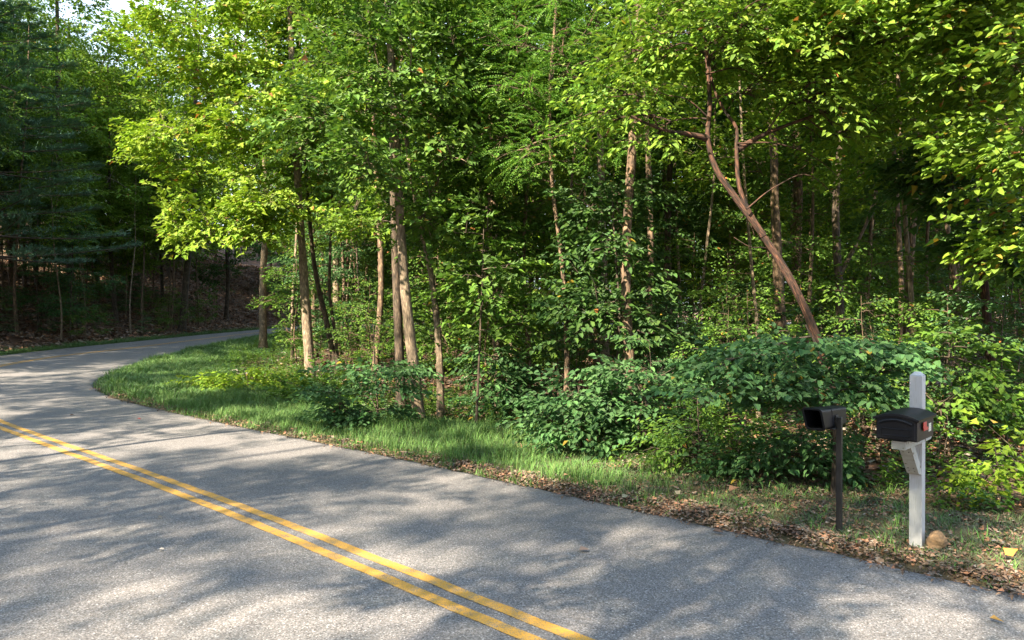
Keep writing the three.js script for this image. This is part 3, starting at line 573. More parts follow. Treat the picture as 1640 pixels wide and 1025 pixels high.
// ---------------------------------------------------------------- the wooded bank outside the bend
const bank = [];
{
  copyTree(T.pine, 'pine_tree', -23.6, -33.5, 1.4, 0.4, 'dark pine with flat drooping tiers at the left edge beyond the bend', 'tree');
  copyTree(T.pine, 'pine_tree', -28.5, -39.5, 1.3, 2.1, 'dark pine further up the shaded bank, behind the nearest pine', 'tree');
  bank.push([-23.6, -33.5], [-28.5, -39.5], [-25.5, -46], [-21.5, -47]);
  copyTree(T.denseLit, 'bank_tree', -26.5, -45, 1.4, 1.3, 'tall sunlit yellow-green tree top rising just right of the dark pine', 'tree');
  copyTree(T.denseLit, 'bank_tree', -22.8, -51, 1.45, 4.3, 'tall green tree between the sunlit tree top and the overhanging boughs', 'tree');
}
for (const [x, z] of scatter(64, -58, -6, 22, 88, 2.6, (x, z) => Math.abs(x) < -z * 0.70 + 12 && offRoad(x, z) < -2.8, bank)) {
  const k = rnd(), tpl = k < 0.45 ? T.dense : k < 0.75 ? T.canopyA : T.denseLit;
  copyTree(tpl, 'bank_tree', x, z, rr(0.8, 1.15), rr(0, 6.28), single((k < 0.45 ? 'tall dark-leaved bank tree' : k < 0.75 ? 'tall green bank tree' : 'tall yellow-green bank tree'), x, z), 'tree', 'tall trees on the bank outside the bend');
}
for (const [x, z] of scatter(44, -40, -14, 22, 58, 1.6, (x, z) => Math.abs(x) < -z * 0.70 + 2 && offRoad(x, z) < -1.9, bank)) {
  const k = rnd(); copyTree(k < 0.16 ? T.midB : k < 0.3 ? T.midA : k < 0.65 ? T.poleA : T.poleB, 'bank_understorey_tree', x, z, rr(0.7, 1.1), rr(0, 6.28), single('slim shaded bank tree', x, z), 'tree', 'slim trees on the bank outside the bend');
}
for (const [x, z] of scatter(24, -40, -16, 22, 60, 1.6, (x, z) => Math.abs(x) < -z * 0.70 + 1 && offRoad(x, z) < -1.3 && offRoad(x, z) > -9)) {
  copyTree(rnd() < 0.5 ? T.sapA : T.sapB, 'bank_sapling', x, z, rr(0.35, 0.8), rr(0, 6.28), single('small dark bank sapling', x, z), 'sapling', 'saplings on the bank outside the bend');
}
for (const [x, z] of scatter(84, -18, 46, 38, 90, 2.0, (x, z) => Math.abs(x) < -z * 0.70 + 3 && Math.abs(offRoad(x, z)) > 1.8, bank)) {
  const k = rnd(); copyTree(k < 0.4 ? T.midA : k < 0.7 ? T.midB : T.midC, 'backdrop_tree', x, z, rr(0.9, 1.5), rr(0, 6.28), single((k < 0.4 ? 'distant bushy green tree' : k < 0.7 ? 'distant bushy blue-green tree' : 'distant bushy lime-green tree'), x, z), 'tree', 'distant bushy trees at the back of the woods');
}
for (const [x, z] of scatter(26, -20, -2, 62, 88, 1.6, (x, z) => offRoad(x, z) < -1.5)) copyTree(rnd() < 0.5 ? T.sapA : T.sapB, 'bank_sapling', x, z, rr(0.8, 1.5), rr(0, 6.28), single('distant bank sapling', x, z), 'sapling', 'saplings on the bank outside the bend');
for (const [x, z] of scatter(22, 6, 26, 26, 48, 2.0, (x, z) => seen(x, z, 1))) copyTree(rnd() < 0.5 ? T.midA : T.midB, 'understorey_tree', x, z, rr(0.55, 0.9), rr(0, 6.28), single('low bushy green tree', x, z), 'tree', 'middle-height trees in the woods inside the bend');
// trees out of view to the left of and behind the camera: they throw the dappled shade on the road
for (const [x, z, s, k] of [[-31, -29, 1.15, 2], [-35, -25, 1.2, 0], [-38, -30, 1.2, 2], [-33, -33, 1.15, 0], [-41, -35, 1.2, 0], [-36, -36.5, 1.15, 2], [-40, -24, 1.2, 2], [-44, -29, 1.25, 0], [-33, -20.5, 1.05, 2], [-38, -18, 1.1, 0], [-45, -40, 1.2, 2], [-31.5, -37.5, 1.15, 1]])
  copyTree([T.canopyA, T.canopyB, T.canopyC][k], 'hill_tree', x, z, s, x * 2.3 + z, 'tall tree higher up the hill, shading the bank outside the bend', 'tree', 'tall trees up the hill');
for (const [x, z, s, k] of [[-3.6, 0.6, 0.68, 3], [-1.2, 4.5, 0.7, 3], [-9, -1.2, 0.7, 3], [-11, -5, 0.7, 3], [-6.5, 4.6, 0.72, 3], [-14.2, -6.8, 0.7, 0], [-13, 0.5, 0.72, 3], [-17.8, -9.8, 0.7, 2], [-10, 6.5, 0.75, 0], [-20.5, -13, 0.75, 1], [-18, -3, 0.75, 0], [-23.8, -17.2, 0.78, 0], [-22.5, -7.5, 0.8, 2], [-27.5, -20.5, 0.8, 1], [-28.5, -13, 0.85, 0], [2, 7.5, 0.7, 1], [-15.5, 7, 0.8, 2], [6, 9.5, 0.75, 0]])
  copyTree([T.canopyA, T.canopyB, T.canopyC, T.airy][k], 'roadside_tree', x, z, s, x * 3.1 + z, 'roadside tree on the outer bank shading the road', 'tree', 'trees on the outer bank beside the road');

// ---------------------------------------------------------------- grass, ground plants and fallen leaves
function tuftGeometry(n, h, spread, cols, lean = 0.5) {
  const p = [], c = [], idx = [];
  for (let k = 0; k < n; k++) {
    const a = rnd() * 6.283, r = spread * Math.sqrt(rnd()), x = Math.cos(a) * r, z = Math.sin(a) * r, q = rnd() * 6.283, H = h * rr(0.45, 1.15), l = H * lean * rr(0.2, 1.2), w = rr(0.0026, 0.0048), wx = -Math.sin(q) * w, wz = Math.cos(q) * w, b = p.length / 3;
    const mx = x + Math.cos(q) * l * 0.35, mz = z + Math.sin(q) * l * 0.35, tx = x + Math.cos(q) * l, tz = z + Math.sin(q) * l, col = cols[Math.floor(rnd() * cols.length)], v = rr(0.8, 1.2);
    p.push(x - wx, 0, z - wz, x + wx, 0, z + wz, mx - wx * 0.8, H * 0.6, mz - wz * 0.8, mx + wx * 0.8, H * 0.6, mz + wz * 0.8, tx, H * rr(0.85, 1), tz);
    idx.push(b, b + 1, b + 2, b + 1, b + 3, b + 2, b + 2, b + 3, b + 4); for (let e = 0; e < 5; e++) c.push(col[0] * v, col[1] * v, col[2] * v);
  }
  const g = new THREE.BufferGeometry(); g.setAttribute('position', new THREE.Float32BufferAttribute(p, 3)); g.setAttribute('color', new THREE.Float32BufferAttribute(c, 3)); g.setIndex(idx); return g;
}
function stuff(name, label, category, geo, mat, placesList, parent) {   // placesList: [x, y, z, turn, sx, sy, tint, tilt]
  const m = new THREE.InstancedMesh(geo, mat, placesList.length), M = new THREE.Matrix4(), q = new THREE.Quaternion(), e = new THREE.Euler(), col = new THREE.Color();
  placesList.forEach(([x, y, z, turn, sx, sy, tint, tilt = 0], k) => { e.set(tilt * Math.sin(turn * 7), turn, tilt * Math.cos(turn * 5)); q.setFromEuler(e); M.compose(V(x, y, z), q, V(sx, sy, sx)); m.setMatrixAt(k, M); m.setColorAt(k, col.setRGB(tint, tint, tint)); });
  m.castShadow = m.receiveShadow = true; m.name = numbered(name); scene.add(m); return tag(m, label, category, null, 'stuff');
}
// a spot beside the road: k along the inner (or outer) line, d metres off it
function beside(line, k, d, sign) {
  const i = Math.min(NS - 1, Math.max(1, Math.floor(k))), a = line[i - 1], b = line[i + 1], f = k - i, l = Math.hypot(b.x - a.x, b.z - a.z), nx = -(b.z - a.z) / l * sign, nz = (b.x - a.x) / l * sign;
  return [line[i].x + (b.x - a.x) * 0.5 * f + nx * d, line[i].z + (b.z - a.z) * 0.5 * f + nz * d];
}
const lenAt = lineI.map((p, k) => (k ? p.distanceTo(lineI[k - 1]) : 0));
const kFrom = lineI.findIndex((p) => p.z < -3.2), kTo = lineI.findIndex((p) => p.z < -58);
const dry = (x, z) => sstep(-0.6, 2.4, x + fbm(x * 0.7, z * 0.7, 5) * 2.5) * sstep(-14, -10, z);     // the thin, leaf-covered turf by the mailboxes
const grassGreen = [[0.06, 0.165, 0.016], [0.08, 0.19, 0.02], [0.05, 0.135, 0.015], [0.115, 0.18, 0.03]], grassPale = [[0.090, 0.126, 0.045], [0.126, 0.135, 0.063], [0.063, 0.108, 0.032]];
const tufts = [tuftGeometry(16, 0.13, 0.07, grassGreen), tuftGeometry(16, 0.17, 0.08, grassGreen, 0.7), tuftGeometry(14, 0.11, 0.08, grassPale, 0.8)];
const tuftPlaces = [[], [], []];
for (let n = 0; n < 52000; n++) {
  const k = rr(kFrom, kTo), [x, z] = beside(lineI, k, 0.02 + 3.4 * Math.pow(rnd(), 0.85), 1), s = offRoad(x, z);
  if (s <= 0.03 || s > 4.5) continue;
  const depth = -z, step = lenAt[Math.floor(k)];
  if (rnd() > step / 0.32 * (depth < 16 ? 1 : 0.8)) continue;
  const d = dry(x, z), thin = d * 0.3 + 0.75 * sstep(2.0, 3.4, s + fbm(x, z, 3)) * (depth > 17 ? 0.2 : 1) + (s < 0.25 ? 0.45 : 0);
  if (rnd() < thin) continue;
  const long = sstep(0.0, 0.35, fbm(x * 0.9, z * 0.9, 12)), y = groundY(x, z, s) - 0.01;
  tuftPlaces[rnd() < 0.12 + d * 0.6 ? 2 : rnd() < 0.5 ? 0 : 1].push([x, y, z, rr(0, 6.28), rr(0.8, 1.4) * (depth > 17 ? 1.7 : 1), rr(0.6, 1.1) * (1 + long * 0.8) * (1 - d * 0.45) * (s < 0.3 ? 0.7 : 1) * (depth > 17 ? 1.25 : 1), rr(0.8, 1.2), 0.1]);
}
for (let n = 0; n < 6000; n++) {                        // the outer verge beside the camera
  const k = rr(lineO.findIndex((p) => p.z < 3), lineO.findIndex((p) => p.z < -18)), [x, z] = beside(lineO, k, 0.05 + 2.2 * rnd(), -1), s = offRoad(x, z); if (s >= -0.02) continue;
  if (rnd() > lenAt[Math.floor(k)] / 0.3) continue;
  tuftPlaces[Math.floor(rnd() * 3)].push([x, groundY(x, z, s) - 0.01, z, rr(0, 6.28), rr(0.9, 1.5), rr(0.6, 1.1), rr(0.8, 1.2), 0.1]);
}
for (let n = 0; n < 3600; n++) {
  const k = rr(lineO.findIndex((p) => p.z < -18), lineO.findIndex((p) => p.z < -62)), [x, z] = beside(lineO, k, 0.05 + 1.5 * rnd() ** 1.3, -1), s = offRoad(x, z); if (s >= -0.02) continue;
  tuftPlaces[Math.floor(rnd() * 2)].push([x, groundY(x, z, s) - 0.01, z, rr(0, 6.28), rr(1.2, 2.2), rr(0.6, 1.3), rr(0.7, 1.1), 0.1]);
}
['grass', 'grass', 'dry_grass'].forEach((n, k) => stuff(n, ['short green grass along the edge of the road', 'longer leaning green grass along the edge of the road', 'pale thin grass among the fallen leaves of the verge'][k], 'grass', tufts[k], grassMat, tuftPlaces[k]));

// fallen leaves: patches of curled leaves
const fallen = [[0.128, 0.082, 0.053], [0.096, 0.060, 0.042], [0.155, 0.103, 0.067], [0.179, 0.137, 0.101], [0.209, 0.102, 0.057], [0.258, 0.142, 0.077], [0.233, 0.202, 0.170], [0.065, 0.044, 0.031], [0.084, 0.056, 0.040]];
function litterPatch(n, spread, size) {
  const F = new Leaves();
  for (let k = 0; k < n; k++) {
    const a = V(gauss(), gauss() * 0.35, gauss()).normalize(), nv = V(gauss() * 0.5, 1, gauss() * 0.5); nv.addScaledVector(a, -nv.dot(a)).normalize();
    const c = fallen[Math.floor(rnd() * fallen.length)], v = rr(0.75, 1.25), L = size * rr(0.5, 1.15);
    F.leaf(V(gauss() * spread, rr(0.004, 0.022), gauss() * spread), a, nv, L, L * rr(0.45, 0.8), [c[0] * v, c[1] * v, c[2] * v], rnd() < 0.4 ? 'lobed' : 'oval');
  }
  return F.build();
}
{
  const places = [[], []];
  for (let n = 0; n < 5200; n++) {                     // the ragged edge of the asphalt
    const k = rr(kFrom, lineI.findIndex((p) => p.z < -19)), [x, z] = beside(lineI, k, -0.1 + 0.55 * rnd() ** 1.2, 1), s = offRoad(x, z);
    if (rnd() > lenAt[Math.floor(k)] / 0.2 * (s > 0 ? (0.12 + 0.75 * sstep(-3, 2.2, x)) * (0.3 + 0.9 * sstep(-0.15, 0.2, fbm(x * 1.1, z * 1.1, 21))) : 0.07)) continue;
    places[n % 2].push([x, s > 0 ? groundY(x, z, s) + 0.02 : rise(-z) + 0.018, z, rr(0, 6.28), rr(0.7, 1.2), rr(0.6, 1.3), rr(0.7, 1.3), s > 0 ? 0.1 : 0]);
  }
  for (let n = 0; n < 14000; n++) {                     // the verge by the mailboxes and the woods' edge
    const k = rr(kFrom, lineI.findIndex((p) => p.z < -20)), [x, z] = beside(lineI, k, -0.02 + 3.6 * rnd(), 1), s = offRoad(x, z); if (s <= 0) continue;
    if (rnd() > lenAt[Math.floor(k)] / 0.2) continue;
    const want = Math.max(dry(x, z) * (0.35 + 0.5 * sstep(-0.2, 0.2, fbm(x * 1.4, z * 1.4, 8))), s < 0.38 + fbm(x * 3, z * 3, 2) * 0.3 ? 1.0 * sstep(-3, 1.5, x) + 0.3 : 0, 0.05, 0.5 * sstep(2.4, 3.4, s));
    if (rnd() > want) continue;
    places[n % 2].push([x, groundY(x, z, s) + 0.008, z, rr(0, 6.28), rr(0.7, 1.2), rr(0.6, 1.3), rr(0.7, 1.3), 0.12]);
  }
  stuff('leaf_litter', 'brown and orange fallen leaves strewn over the verge by the mailboxes', 'leaves', litterPatch(12, 0.13, 0.052), litterMat, places[0]);
  stuff('leaf_litter', 'scattered dry leaves along the ragged edge of the asphalt', 'leaves', litterPatch(9, 0.11, 0.045), litterMat, places[1]);
  const deepPlaces = [];
  for (let n = 0; n < 5200; n++) {                     // under the trees
    const d = rr(9, 46), x = rr(-0.5, 0.5) * d * 1.5, z = -d, s = offRoad(x, z); if (s < 3) continue;
    deepPlaces.push([x, groundY(x, z, s) + 0.02, z, rr(0, 6.28), rr(1.2, 2.4), rr(1, 2), rr(0.7, 1.2), 0.15]);
  }
  stuff('leaf_litter', 'brown leaf litter under the trees inside the bend', 'leaves', litterPatch(12, 0.22, 0.1), litterMat, deepPlaces);
  const bankPlaces = [];
  for (let n = 0; n < 15000; n++) {
    const x = rr(-44, -4), z = rr(-86, -22), s = offRoad(x, z); if (s > -0.9 || s < -24) continue;
    bankPlaces.push([x, groundY(x, z, s) + 0.03, z, rr(0, 6.28), rr(1.4, 3), rr(1.2, 2.4), rr(0.8, 1.35), 0.3]);
  }
  stuff('leaf_litter', 'red-brown leaf litter covering the shaded bank outside the bend', 'leaves', litterPatch(14, 0.22, 0.11), litterMat, bankPlaces);
}
// low plants between the grass and the trees
function weedGeometry(h, n, L, pal, wide) {
  const F = new Leaves(), stems = 5;
  for (let s = 0; s < stems; s++) {
    const a = rnd() * 6.28, x = Math.cos(a) * 0.09, z = Math.sin(a) * 0.09, lx = Math.cos(a) * h * 0.3, lz = Math.sin(a) * h * 0.3, H = h * rr(0.6, 1.1);
    for (let k = 0; k < n; k++) {
      const t = rr(0.2, 1), q = k * 2.4 + rnd(), dir = V(Math.cos(q), rr(-0.3, 0.35), Math.sin(q)).normalize(), nv = V(gauss() * 0.35, 1, gauss() * 0.35); nv.addScaledVector(dir, -nv.dot(dir)).normalize();
      const c = leafColour(pal, 0.004); F.leaf(V(x + lx * t * t, H * t, z + lz * t * t), dir, nv, L * rr(0.6, 1.15) * (1.15 - 0.4 * t), L * wide * rr(0.8, 1.1), c, 'oval');
    }
  }
  return F.build();
}
{
  const kinds = [weedGeometry(0.36, 10, 0.075, 'cool', 0.6), weedGeometry(0.5, 22, 0.085, 'green', 0.22), weedGeometry(0.26, 8, 0.065, 'feather', 0.7)], places = [[], [], []];
  for (let n = 0; n < 2600; n++) {
    const k = rr(kFrom, kTo), [x, z] = beside(lineI, k, 1.7 + 4.3 * rnd(), 1), s = offRoad(x, z); if (s < 1.6) continue;
    if (rnd() > lenAt[Math.floor(k)] / 0.3) continue;
    const edge = 2.35 + fbm(x * 0.8, z * 0.8, 14) * 1.1 + sstep(14, 22, -z) * 0.6; if (s < edge) continue;
    if (rnd() < 0.35 * sstep(3.5, 6, s)) continue;
    if (Math.abs(x + 1.45) < 0.75 && z > -13.6) continue;                     // the two trunks at the grass edge stand clear
    places[Math.floor(rnd() * 3)].push([x, groundY(x, z, s) - 0.01, z, rr(0, 6.28), rr(0.7, 1.35), rr(0.55, 1.35), rr(0.8, 1.2), 0.12]);
  }
  ['undergrowth', 'undergrowth', 'undergrowth'].forEach((nm, k) => stuff(nm, ['low broad-leaved plants along the foot of the woods', 'narrow-leaved weeds along the foot of the woods', 'small bright ground plants where the grass meets the trees'][k], 'plants', kinds[k], leafMat, places[k]));
}

// ---------------------------------------------------------------- the mailboxes
const TURN = Math.atan2(-0.684, 0.729);           // both face the road
const blackPlastic = new THREE.MeshPhysicalMaterial({ color: new THREE.Color(0.0075, 0.0085, 0.0115), roughness: 0.46, specularIntensity: 0.45 });
const blackMetal = new THREE.MeshStandardMaterial({ color: new THREE.Color(0.006, 0.006, 0.007), roughness: 0.5 });
const paintTexWhite = dataTexture(256, (i, j, c) => { const v = 176 + fbm(i / 6, j / 60, 3) * 16 + gauss() * 3, dirt = sstep(0.12, 0.36, fbm(i / 22, j / 34, 12)) * 26; c[0] = c255(v - dirt); c[1] = c255(v - dirt * 1.05); c[2] = c255(v - dirt * 1.3); });
paintTexWhite.repeat.set(1.5, 1.5);
const whitePaint = new THREE.MeshStandardMaterial({ map: paintTexWhite, roughness: 0.6, bumpMap: paintTexWhite, bumpScale: 0.004 });
const oldPaint = new THREE.MeshStandardMaterial({ map: dataTexture(256, (i, j, c) => { const v = 160 + fbm(i / 8, j / 40, 6) * 26 + gauss() * 4, peel = sstep(0.2, 0.3, fbm(i / 12, j / 18, 19)); c[0] = c255(v - peel * 70); c[1] = c255(v - peel * 82); c[2] = c255(v - 8 - peel * 92); }), roughness: 0.75 });
const redPlastic = new THREE.MeshStandardMaterial({ color: new THREE.Color(0.42, 0.035, 0.025), roughness: 0.5 });
const rb = (w, h, d, x, y, z, r = 0.004) => new RoundedBoxGeometry(w, h, d, 2, r).translate(x, y, z);
{
  const foot = [3.4, -6.2], m = base('mailbox', foot[0], groundY(foot[0], foot[1]) - 0.005, foot[1], TURN);
  // 4 by 4 post with a four-sided pointed top
  const post = mesh('post', mergeGeometries([rb(0.098, 1.5, 0.098, 0, 0.68, 0)]), whitePaint, m);
  const cap = new THREE.CylinderGeometry(0.026, 0.0665, 0.03, 4, 1).rotateY(Math.PI / 4).translate(0, 1.447, 0);
  mesh('post_cap', cap, whitePaint, m);
  const arm = new THREE.Shape(); arm.moveTo(0.52, 0); arm.lineTo(0.52, 0.058); arm.lineTo(-0.24, 0.058); arm.lineTo(-0.24, 0.025); arm.lineTo(-0.2, 0); arm.closePath();
  mesh('arm', new THREE.ExtrudeGeometry(arm, { depth: 0.1, bevelEnabled: true, bevelSize: 0.003, bevelThickness: 0.003, bevelSegments: 1 }).rotateY(-Math.PI / 2).translate(0.05, 0.88, 0), oldPaint, m);
  const br = new THREE.Shape(); br.moveTo(0.052, 0.61); br.lineTo(0.13, 0.63); br.lineTo(0.36, 0.878); br.lineTo(0.25, 0.878); br.lineTo(0.052, 0.665); br.closePath();
  const brace = mesh('brace', new THREE.ExtrudeGeometry(br, { depth: 0.088, bevelEnabled: true, bevelSize: 0.002, bevelThickness: 0.002, bevelSegments: 1 }).rotateY(-Math.PI / 2).translate(0.044, 0, 0), oldPaint, m);
  for (const [ny, nz] of [[0.65, 0.152], [0.68, 0.18], [0.83, 0.319], [0.86, 0.347]]) for (const nx of [-0.022, 0.02]) mesh('nail', new THREE.CylinderGeometry(0.004, 0.004, 0.006, 8).rotateX(Math.PI / 2.7).translate(nx, ny, nz), barkDark, brace);
  // black plastic box with an arched roof
  const w = 0.285, h = 0.17, rise_ = 0.026, L = 0.46, y0 = 0.962, z0 = 0.115;
  const prof = (ww, hh, k) => { const s = new THREE.Shape(); s.moveTo(-ww / 2, 0); s.lineTo(ww / 2, 0); s.lineTo(ww / 2, hh); s.quadraticCurveTo(0, hh + k * 2, -ww / 2, hh); s.closePath(); return s; };
  const bx = mesh('box', new THREE.ExtrudeGeometry(prof(w, h, rise_), { depth: L, bevelEnabled: true, bevelSize: 0.005, bevelThickness: 0.005, bevelSegments: 2, curveSegments: 16 }).translate(0, y0, z0), blackPlastic, m);
  const roof = new THREE.Shape(); roof.moveTo(-w / 2 - 0.022, h - 0.008); roof.quadraticCurveTo(0, h + rise_ * 2 + 0.018, w / 2 + 0.022, h - 0.008); roof.lineTo(w / 2 + 0.02, h - 0.022); roof.quadraticCurveTo(0, h + rise_ * 2 - 0.006, -w / 2 - 0.02, h - 0.022); roof.closePath();
  mesh('roof', new THREE.ExtrudeGeometry(roof, { depth: L + 0.05, bevelEnabled: true, bevelSize: 0.003, bevelThickness: 0.003, bevelSegments: 2, curveSegments: 18 }).translate(0, y0 + 0.004, z0 - 0.018), blackPlastic, bx);
  const door = mesh('door', new THREE.ExtrudeGeometry(prof(w - 0.018, h - 0.02, rise_ * 0.92), { depth: 0.014, bevelEnabled: true, bevelSize: 0.004, bevelThickness: 0.004, bevelSegments: 2, curveSegments: 16 }).translate(0, y0 + 0.012, z0 + L + 0.006), blackPlastic, m);
  const zf = z0 + L + 0.024, hc = new THREE.CatmullRomCurve3([-0.118, -0.08, 0, 0.08, 0.118].map((x) => V(x, y0 + 0.128 + 0.03 * (1 - (x / 0.118) ** 2), zf + 0.004 + 0.008 * (1 - (x / 0.118) ** 2))));
  mesh('handle', new THREE.TubeGeometry(hc, 24, 0.011, 8), blackPlastic, door);
  mesh('panel_ridge', mergeGeometries([rb(0.2, 0.009, 0.018, 0, y0 + 0.086, zf), rb(0.2, 0.009, 0.018, 0, y0 + 0.034, zf), rb(0.009, 0.06, 0.018, -0.104, y0 + 0.06, zf), rb(0.009, 0.06, 0.018, 0.104, y0 + 0.06, zf)]), blackPlastic, door);
  const flag = mesh('flag', mergeGeometries([rb(0.006, 0.05, 0.09, w / 2 + 0.018, y0 + 0.112, z0 + 0.3, 0.0025), rb(0.006, 0.022, 0.12, w / 2 + 0.018, y0 + 0.08, z0 + 0.27, 0.0025), new THREE.CylinderGeometry(0.014, 0.014, 0.014, 14).toNonIndexed().rotateZ(Math.PI / 2).translate(w / 2 + 0.012, y0 + 0.08, z0 + 0.23)]), redPlastic, bx);
  tag(flag, 'faded red plastic flag');
  const stick = new THREE.MeshStandardMaterial({ map: dataTexture(64, (i, j, c) => { const line = (j % 16) < 4 && i > 10 && i < 54 && ((i * 7 + j) % 9) < 6; const v = line ? 120 : 205 + gauss() * 8; c[0] = c255(v); c[1] = c255(v - 4); c[2] = c255(v - 22); }), roughness: 0.7 });
  mesh('sticker', new THREE.BoxGeometry(0.002, 0.065, 0.07).translate(w / 2 + 0.0065, y0 + 0.075, z0 + 0.11), stick, bx);
  tag(m, 'closed black plastic mailbox with a red flag on a white wooden post', 'mailbox');
}
{
  const foot = [2.885, -6.56], m = base('mailbox', foot[0], groundY(foot[0], foot[1]) - 0.005, foot[1], TURN);
  mesh('post', rb(0.045, 1.09, 0.045, 0.02, 0.49, 0, 0.006), blackMetal, m);
  // open box: a rounded sleeve without its door, hung on the far side of the post
  const o = new THREE.Shape(), hole = new THREE.Path(), W = 0.155, H = 0.185, r = 0.03;
  const rrect = (s, w, h, q) => { s.moveTo(-w / 2 + q, -h / 2); s.lineTo(w / 2 - q, -h / 2); s.quadraticCurveTo(w / 2, -h / 2, w / 2, -h / 2 + q); s.lineTo(w / 2, h / 2 - q); s.quadraticCurveTo(w / 2, h / 2, w / 2 - q, h / 2); s.lineTo(-w / 2 + q, h / 2); s.quadraticCurveTo(-w / 2, h / 2, -w / 2, h / 2 - q); s.lineTo(-w / 2, -h / 2 + q); s.quadraticCurveTo(-w / 2, -h / 2, -w / 2 + q, -h / 2); };
  rrect(o, W, H, r); rrect(hole, W - 0.012, H - 0.012, r - 0.006); o.holes.push(hole);
  const cx = -0.088, cy = 1.035, z0 = -0.26, L = 0.56;
  const slant = (g) => { const p = g.attributes.position; for (let k = 0; k < p.count; k++) { const y = p.getY(k) - cy, z = p.getZ(k), t = (z - z0) / L; p.setZ(k, z + y * 0.5 * t * t); p.setY(k, cy + y - (1 - t) * (0.012 + 0.16 * Math.max(0, y))); } g.computeVertexNormals(); return g; };
  const bx = mesh('box', slant(new THREE.ExtrudeGeometry(o, { depth: L, steps: 8, bevelEnabled: false, curveSegments: 8 }).translate(cx, cy, z0)), blackPlastic, m);
  const back = new THREE.Shape(); rrect(back, W - 0.004, H - 0.004, r - 0.002);
  mesh('back_panel', slant(new THREE.ExtrudeGeometry(back, { depth: 0.008, bevelEnabled: false, curveSegments: 8 }).translate(cx, cy, z0 - 0.006)), blackPlastic, bx);
  const rim = new THREE.Shape(), rh = new THREE.Path(); rrect(rim, W + 0.014, H + 0.014, r + 0.006); rrect(rh, W - 0.016, H - 0.016, r - 0.008); rim.holes.push(rh);
  mesh('rim', slant(new THREE.ExtrudeGeometry(rim, { depth: 0.016, bevelEnabled: true, bevelSize: 0.002, bevelThickness: 0.002, bevelSegments: 1, curveSegments: 8 }).translate(cx, cy, z0 + L - 0.002)), blackPlastic, bx);
  const seam = new THREE.Shape(), sh = new THREE.Path(); rrect(seam, W + 0.006, H + 0.006, r + 0.002); rrect(sh, W - 0.002, H - 0.002, r - 0.001); seam.holes.push(sh);
  mesh('seam', slant(new THREE.ExtrudeGeometry(seam, { depth: 0.008, bevelEnabled: false, curveSegments: 8 }).translate(cx, cy, z0 + 0.34)), blackPlastic, bx);
  mesh('bracket', mergeGeometries([rb(0.09, 0.012, 0.2, cx + 0.05, cy - H / 2 - 0.008, 0, 0.003), rb(0.02, 0.07, 0.06, -0.006, cy - 0.02, 0, 0.003)]), blackMetal, m);
  tag(m, 'open black mailbox without its door on a thin black metal post', 'mailbox');
}
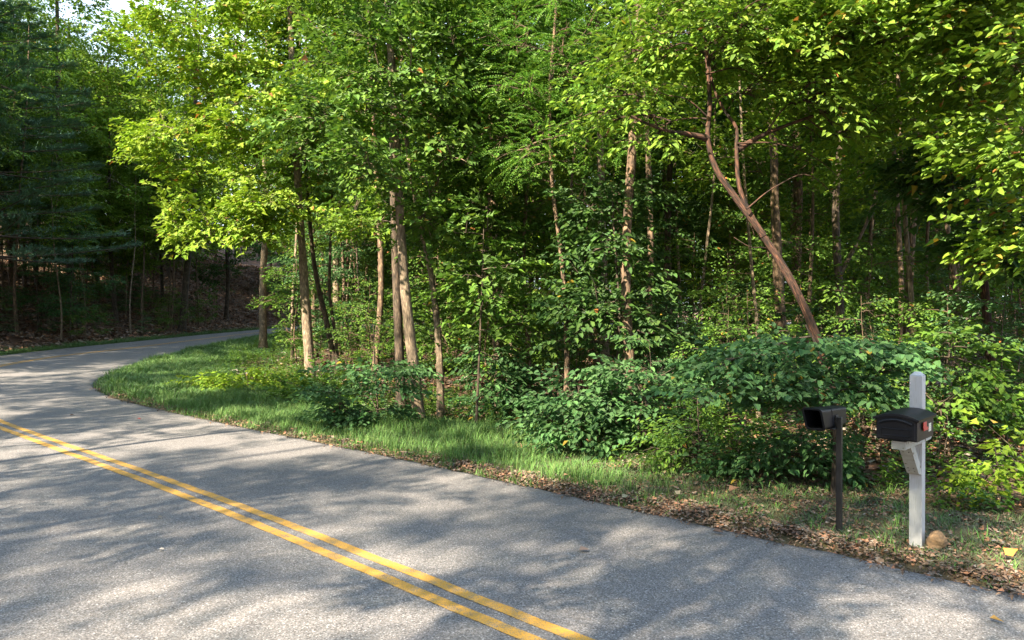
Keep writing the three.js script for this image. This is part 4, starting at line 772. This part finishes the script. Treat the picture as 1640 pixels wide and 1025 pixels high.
// ---------------------------------------------------------------- the rock and single fallen leaves
{
  const g = new THREE.IcosahedronGeometry(1, 4), p = g.attributes.position;
  for (let k = 0; k < p.count; k++) { const v = V(p.getX(k), p.getY(k), p.getZ(k)), f = 1 + fbm(v.x * 1.1, v.y * 1.1, v.z * 1.1 + 4) * 0.38 + fbm(v.x * 5, v.y * 5, v.z * 5) * 0.05; p.setXYZ(k, v.x * f * 0.085, v.y * f * 0.095, v.z * f * 0.075); }
  g.computeVertexNormals();
  const rockMat = new THREE.MeshStandardMaterial({ map: dataTexture(128, (i, j, c) => { const v = 108 + fbm(i / 14, j / 14, 4) * 60 + gauss() * 10; c[0] = c255(v * 1.06); c[1] = c255(v * 0.85); c[2] = c255(v * 0.62); }), roughness: 0.95 });
  const x = 3.52, z = -6.12, r = mesh('rock', g, rockMat); r.position.set(x, groundY(x, z) + 0.045, z); r.rotation.set(0.2, 0.8, 0.1);
  tag(r, 'rounded tan rock at the foot of the white mailbox post', 'rock');
  const spots = [[1598, 1000, [0.3, 0.17, 0.04], 0.08, 'yellow-brown fallen leaf lying on the asphalt in the lower right corner', 'lobed'], [222, 674, [0.16, 0.02, 0.02], 0.08, 'small dark red leaf on the far part of the road', 'oval'], [115, 668, [0.1, 0.06, 0.04], 0.08, 'dark dry leaf on the road near the yellow lines far off', 'oval'],
    [936, 886, [0.14, 0.1, 0.08], 0.09, 'flat brown leaf on the middle of the road lane', 'oval'], [258, 885, [0.32, 0.29, 0.25], 0.045, 'tiny pale leaf on the asphalt left of the yellow lines', 'oval'], [255, 833, [0.1, 0.09, 0.07], 0.05, 'tiny dark twig leaf on the asphalt left of the yellow lines', 'oval'],
    [957, 786, [0.2, 0.14, 0.08], 0.075, 'curled pale leaf standing in the grass at the road edge', 'lobed'], [1001, 806, [0.19, 0.19, 0.13], 0.075, 'pale grey-green leaf at the ragged asphalt edge', 'oval'], [1087, 805, [0.25, 0.21, 0.14], 0.08, 'cream-coloured leaf lying in the longer grass', 'lobed'], [1176, 799, [0.13, 0.07, 0.04], 0.12, 'large dark brown curled leaf on the verge left of the mailboxes', 'lobed'], [1622, 908, [0.5, 0.2, 0.03], 0.11, 'bright orange leaf on the verge at the right edge', 'lobed'], [905, 775, [0.18, 0.11, 0.06], 0.08, 'brown leaf caught in the grass beside the road', 'lobed'], [1150, 857, [0.1, 0.06, 0.04], 0.1, 'dark rolled leaf on the asphalt edge left of the mailboxes', 'oval']];
  for (const [px, py, c, L, label, shape] of spots) {
    const d = FOCAL * EYE / (py - HORIZON), x2 = (px - 820) / FOCAL * d, z2 = -d, s = offRoad(x2, z2), F = new Leaves(), tilt = s > 0 ? 0.5 : 0.16, a = V(rr(0.4, 1), tilt * 0.6, rr(-0.5, 0.5)).normalize(), n = V(0.1, 1, tilt); n.addScaledVector(a, -n.dot(a)).normalize();
    F.leaf(V(-a.x * L / 2, 0, -a.z * L / 2), a, n, L, L * 0.75, c, shape);
    const lf = mesh('fallen_leaf', F.build(), litterMat); lf.position.set(x2, s === 0 ? rise(d) + 0.024 : groundY(x2, z2, s) + 0.07, z2); tag(lf, label, 'leaf', 'single fallen leaves');
  }
}
let tris = 0; const seenGeo = new Set(); scene.traverse((o) => { if (o.isMesh && !seenGeo.has(o.geometry.uuid)) { seenGeo.add(o.geometry.uuid); tris += (o.geometry.index ? o.geometry.index.count : o.geometry.attributes.position.count) / 3; } });
console.log('triangles', Math.round(tris), 'objects', scene.children.length, 'grass', tuftPlaces.map((p) => p.length).join());
renderer.render(scene, camera);
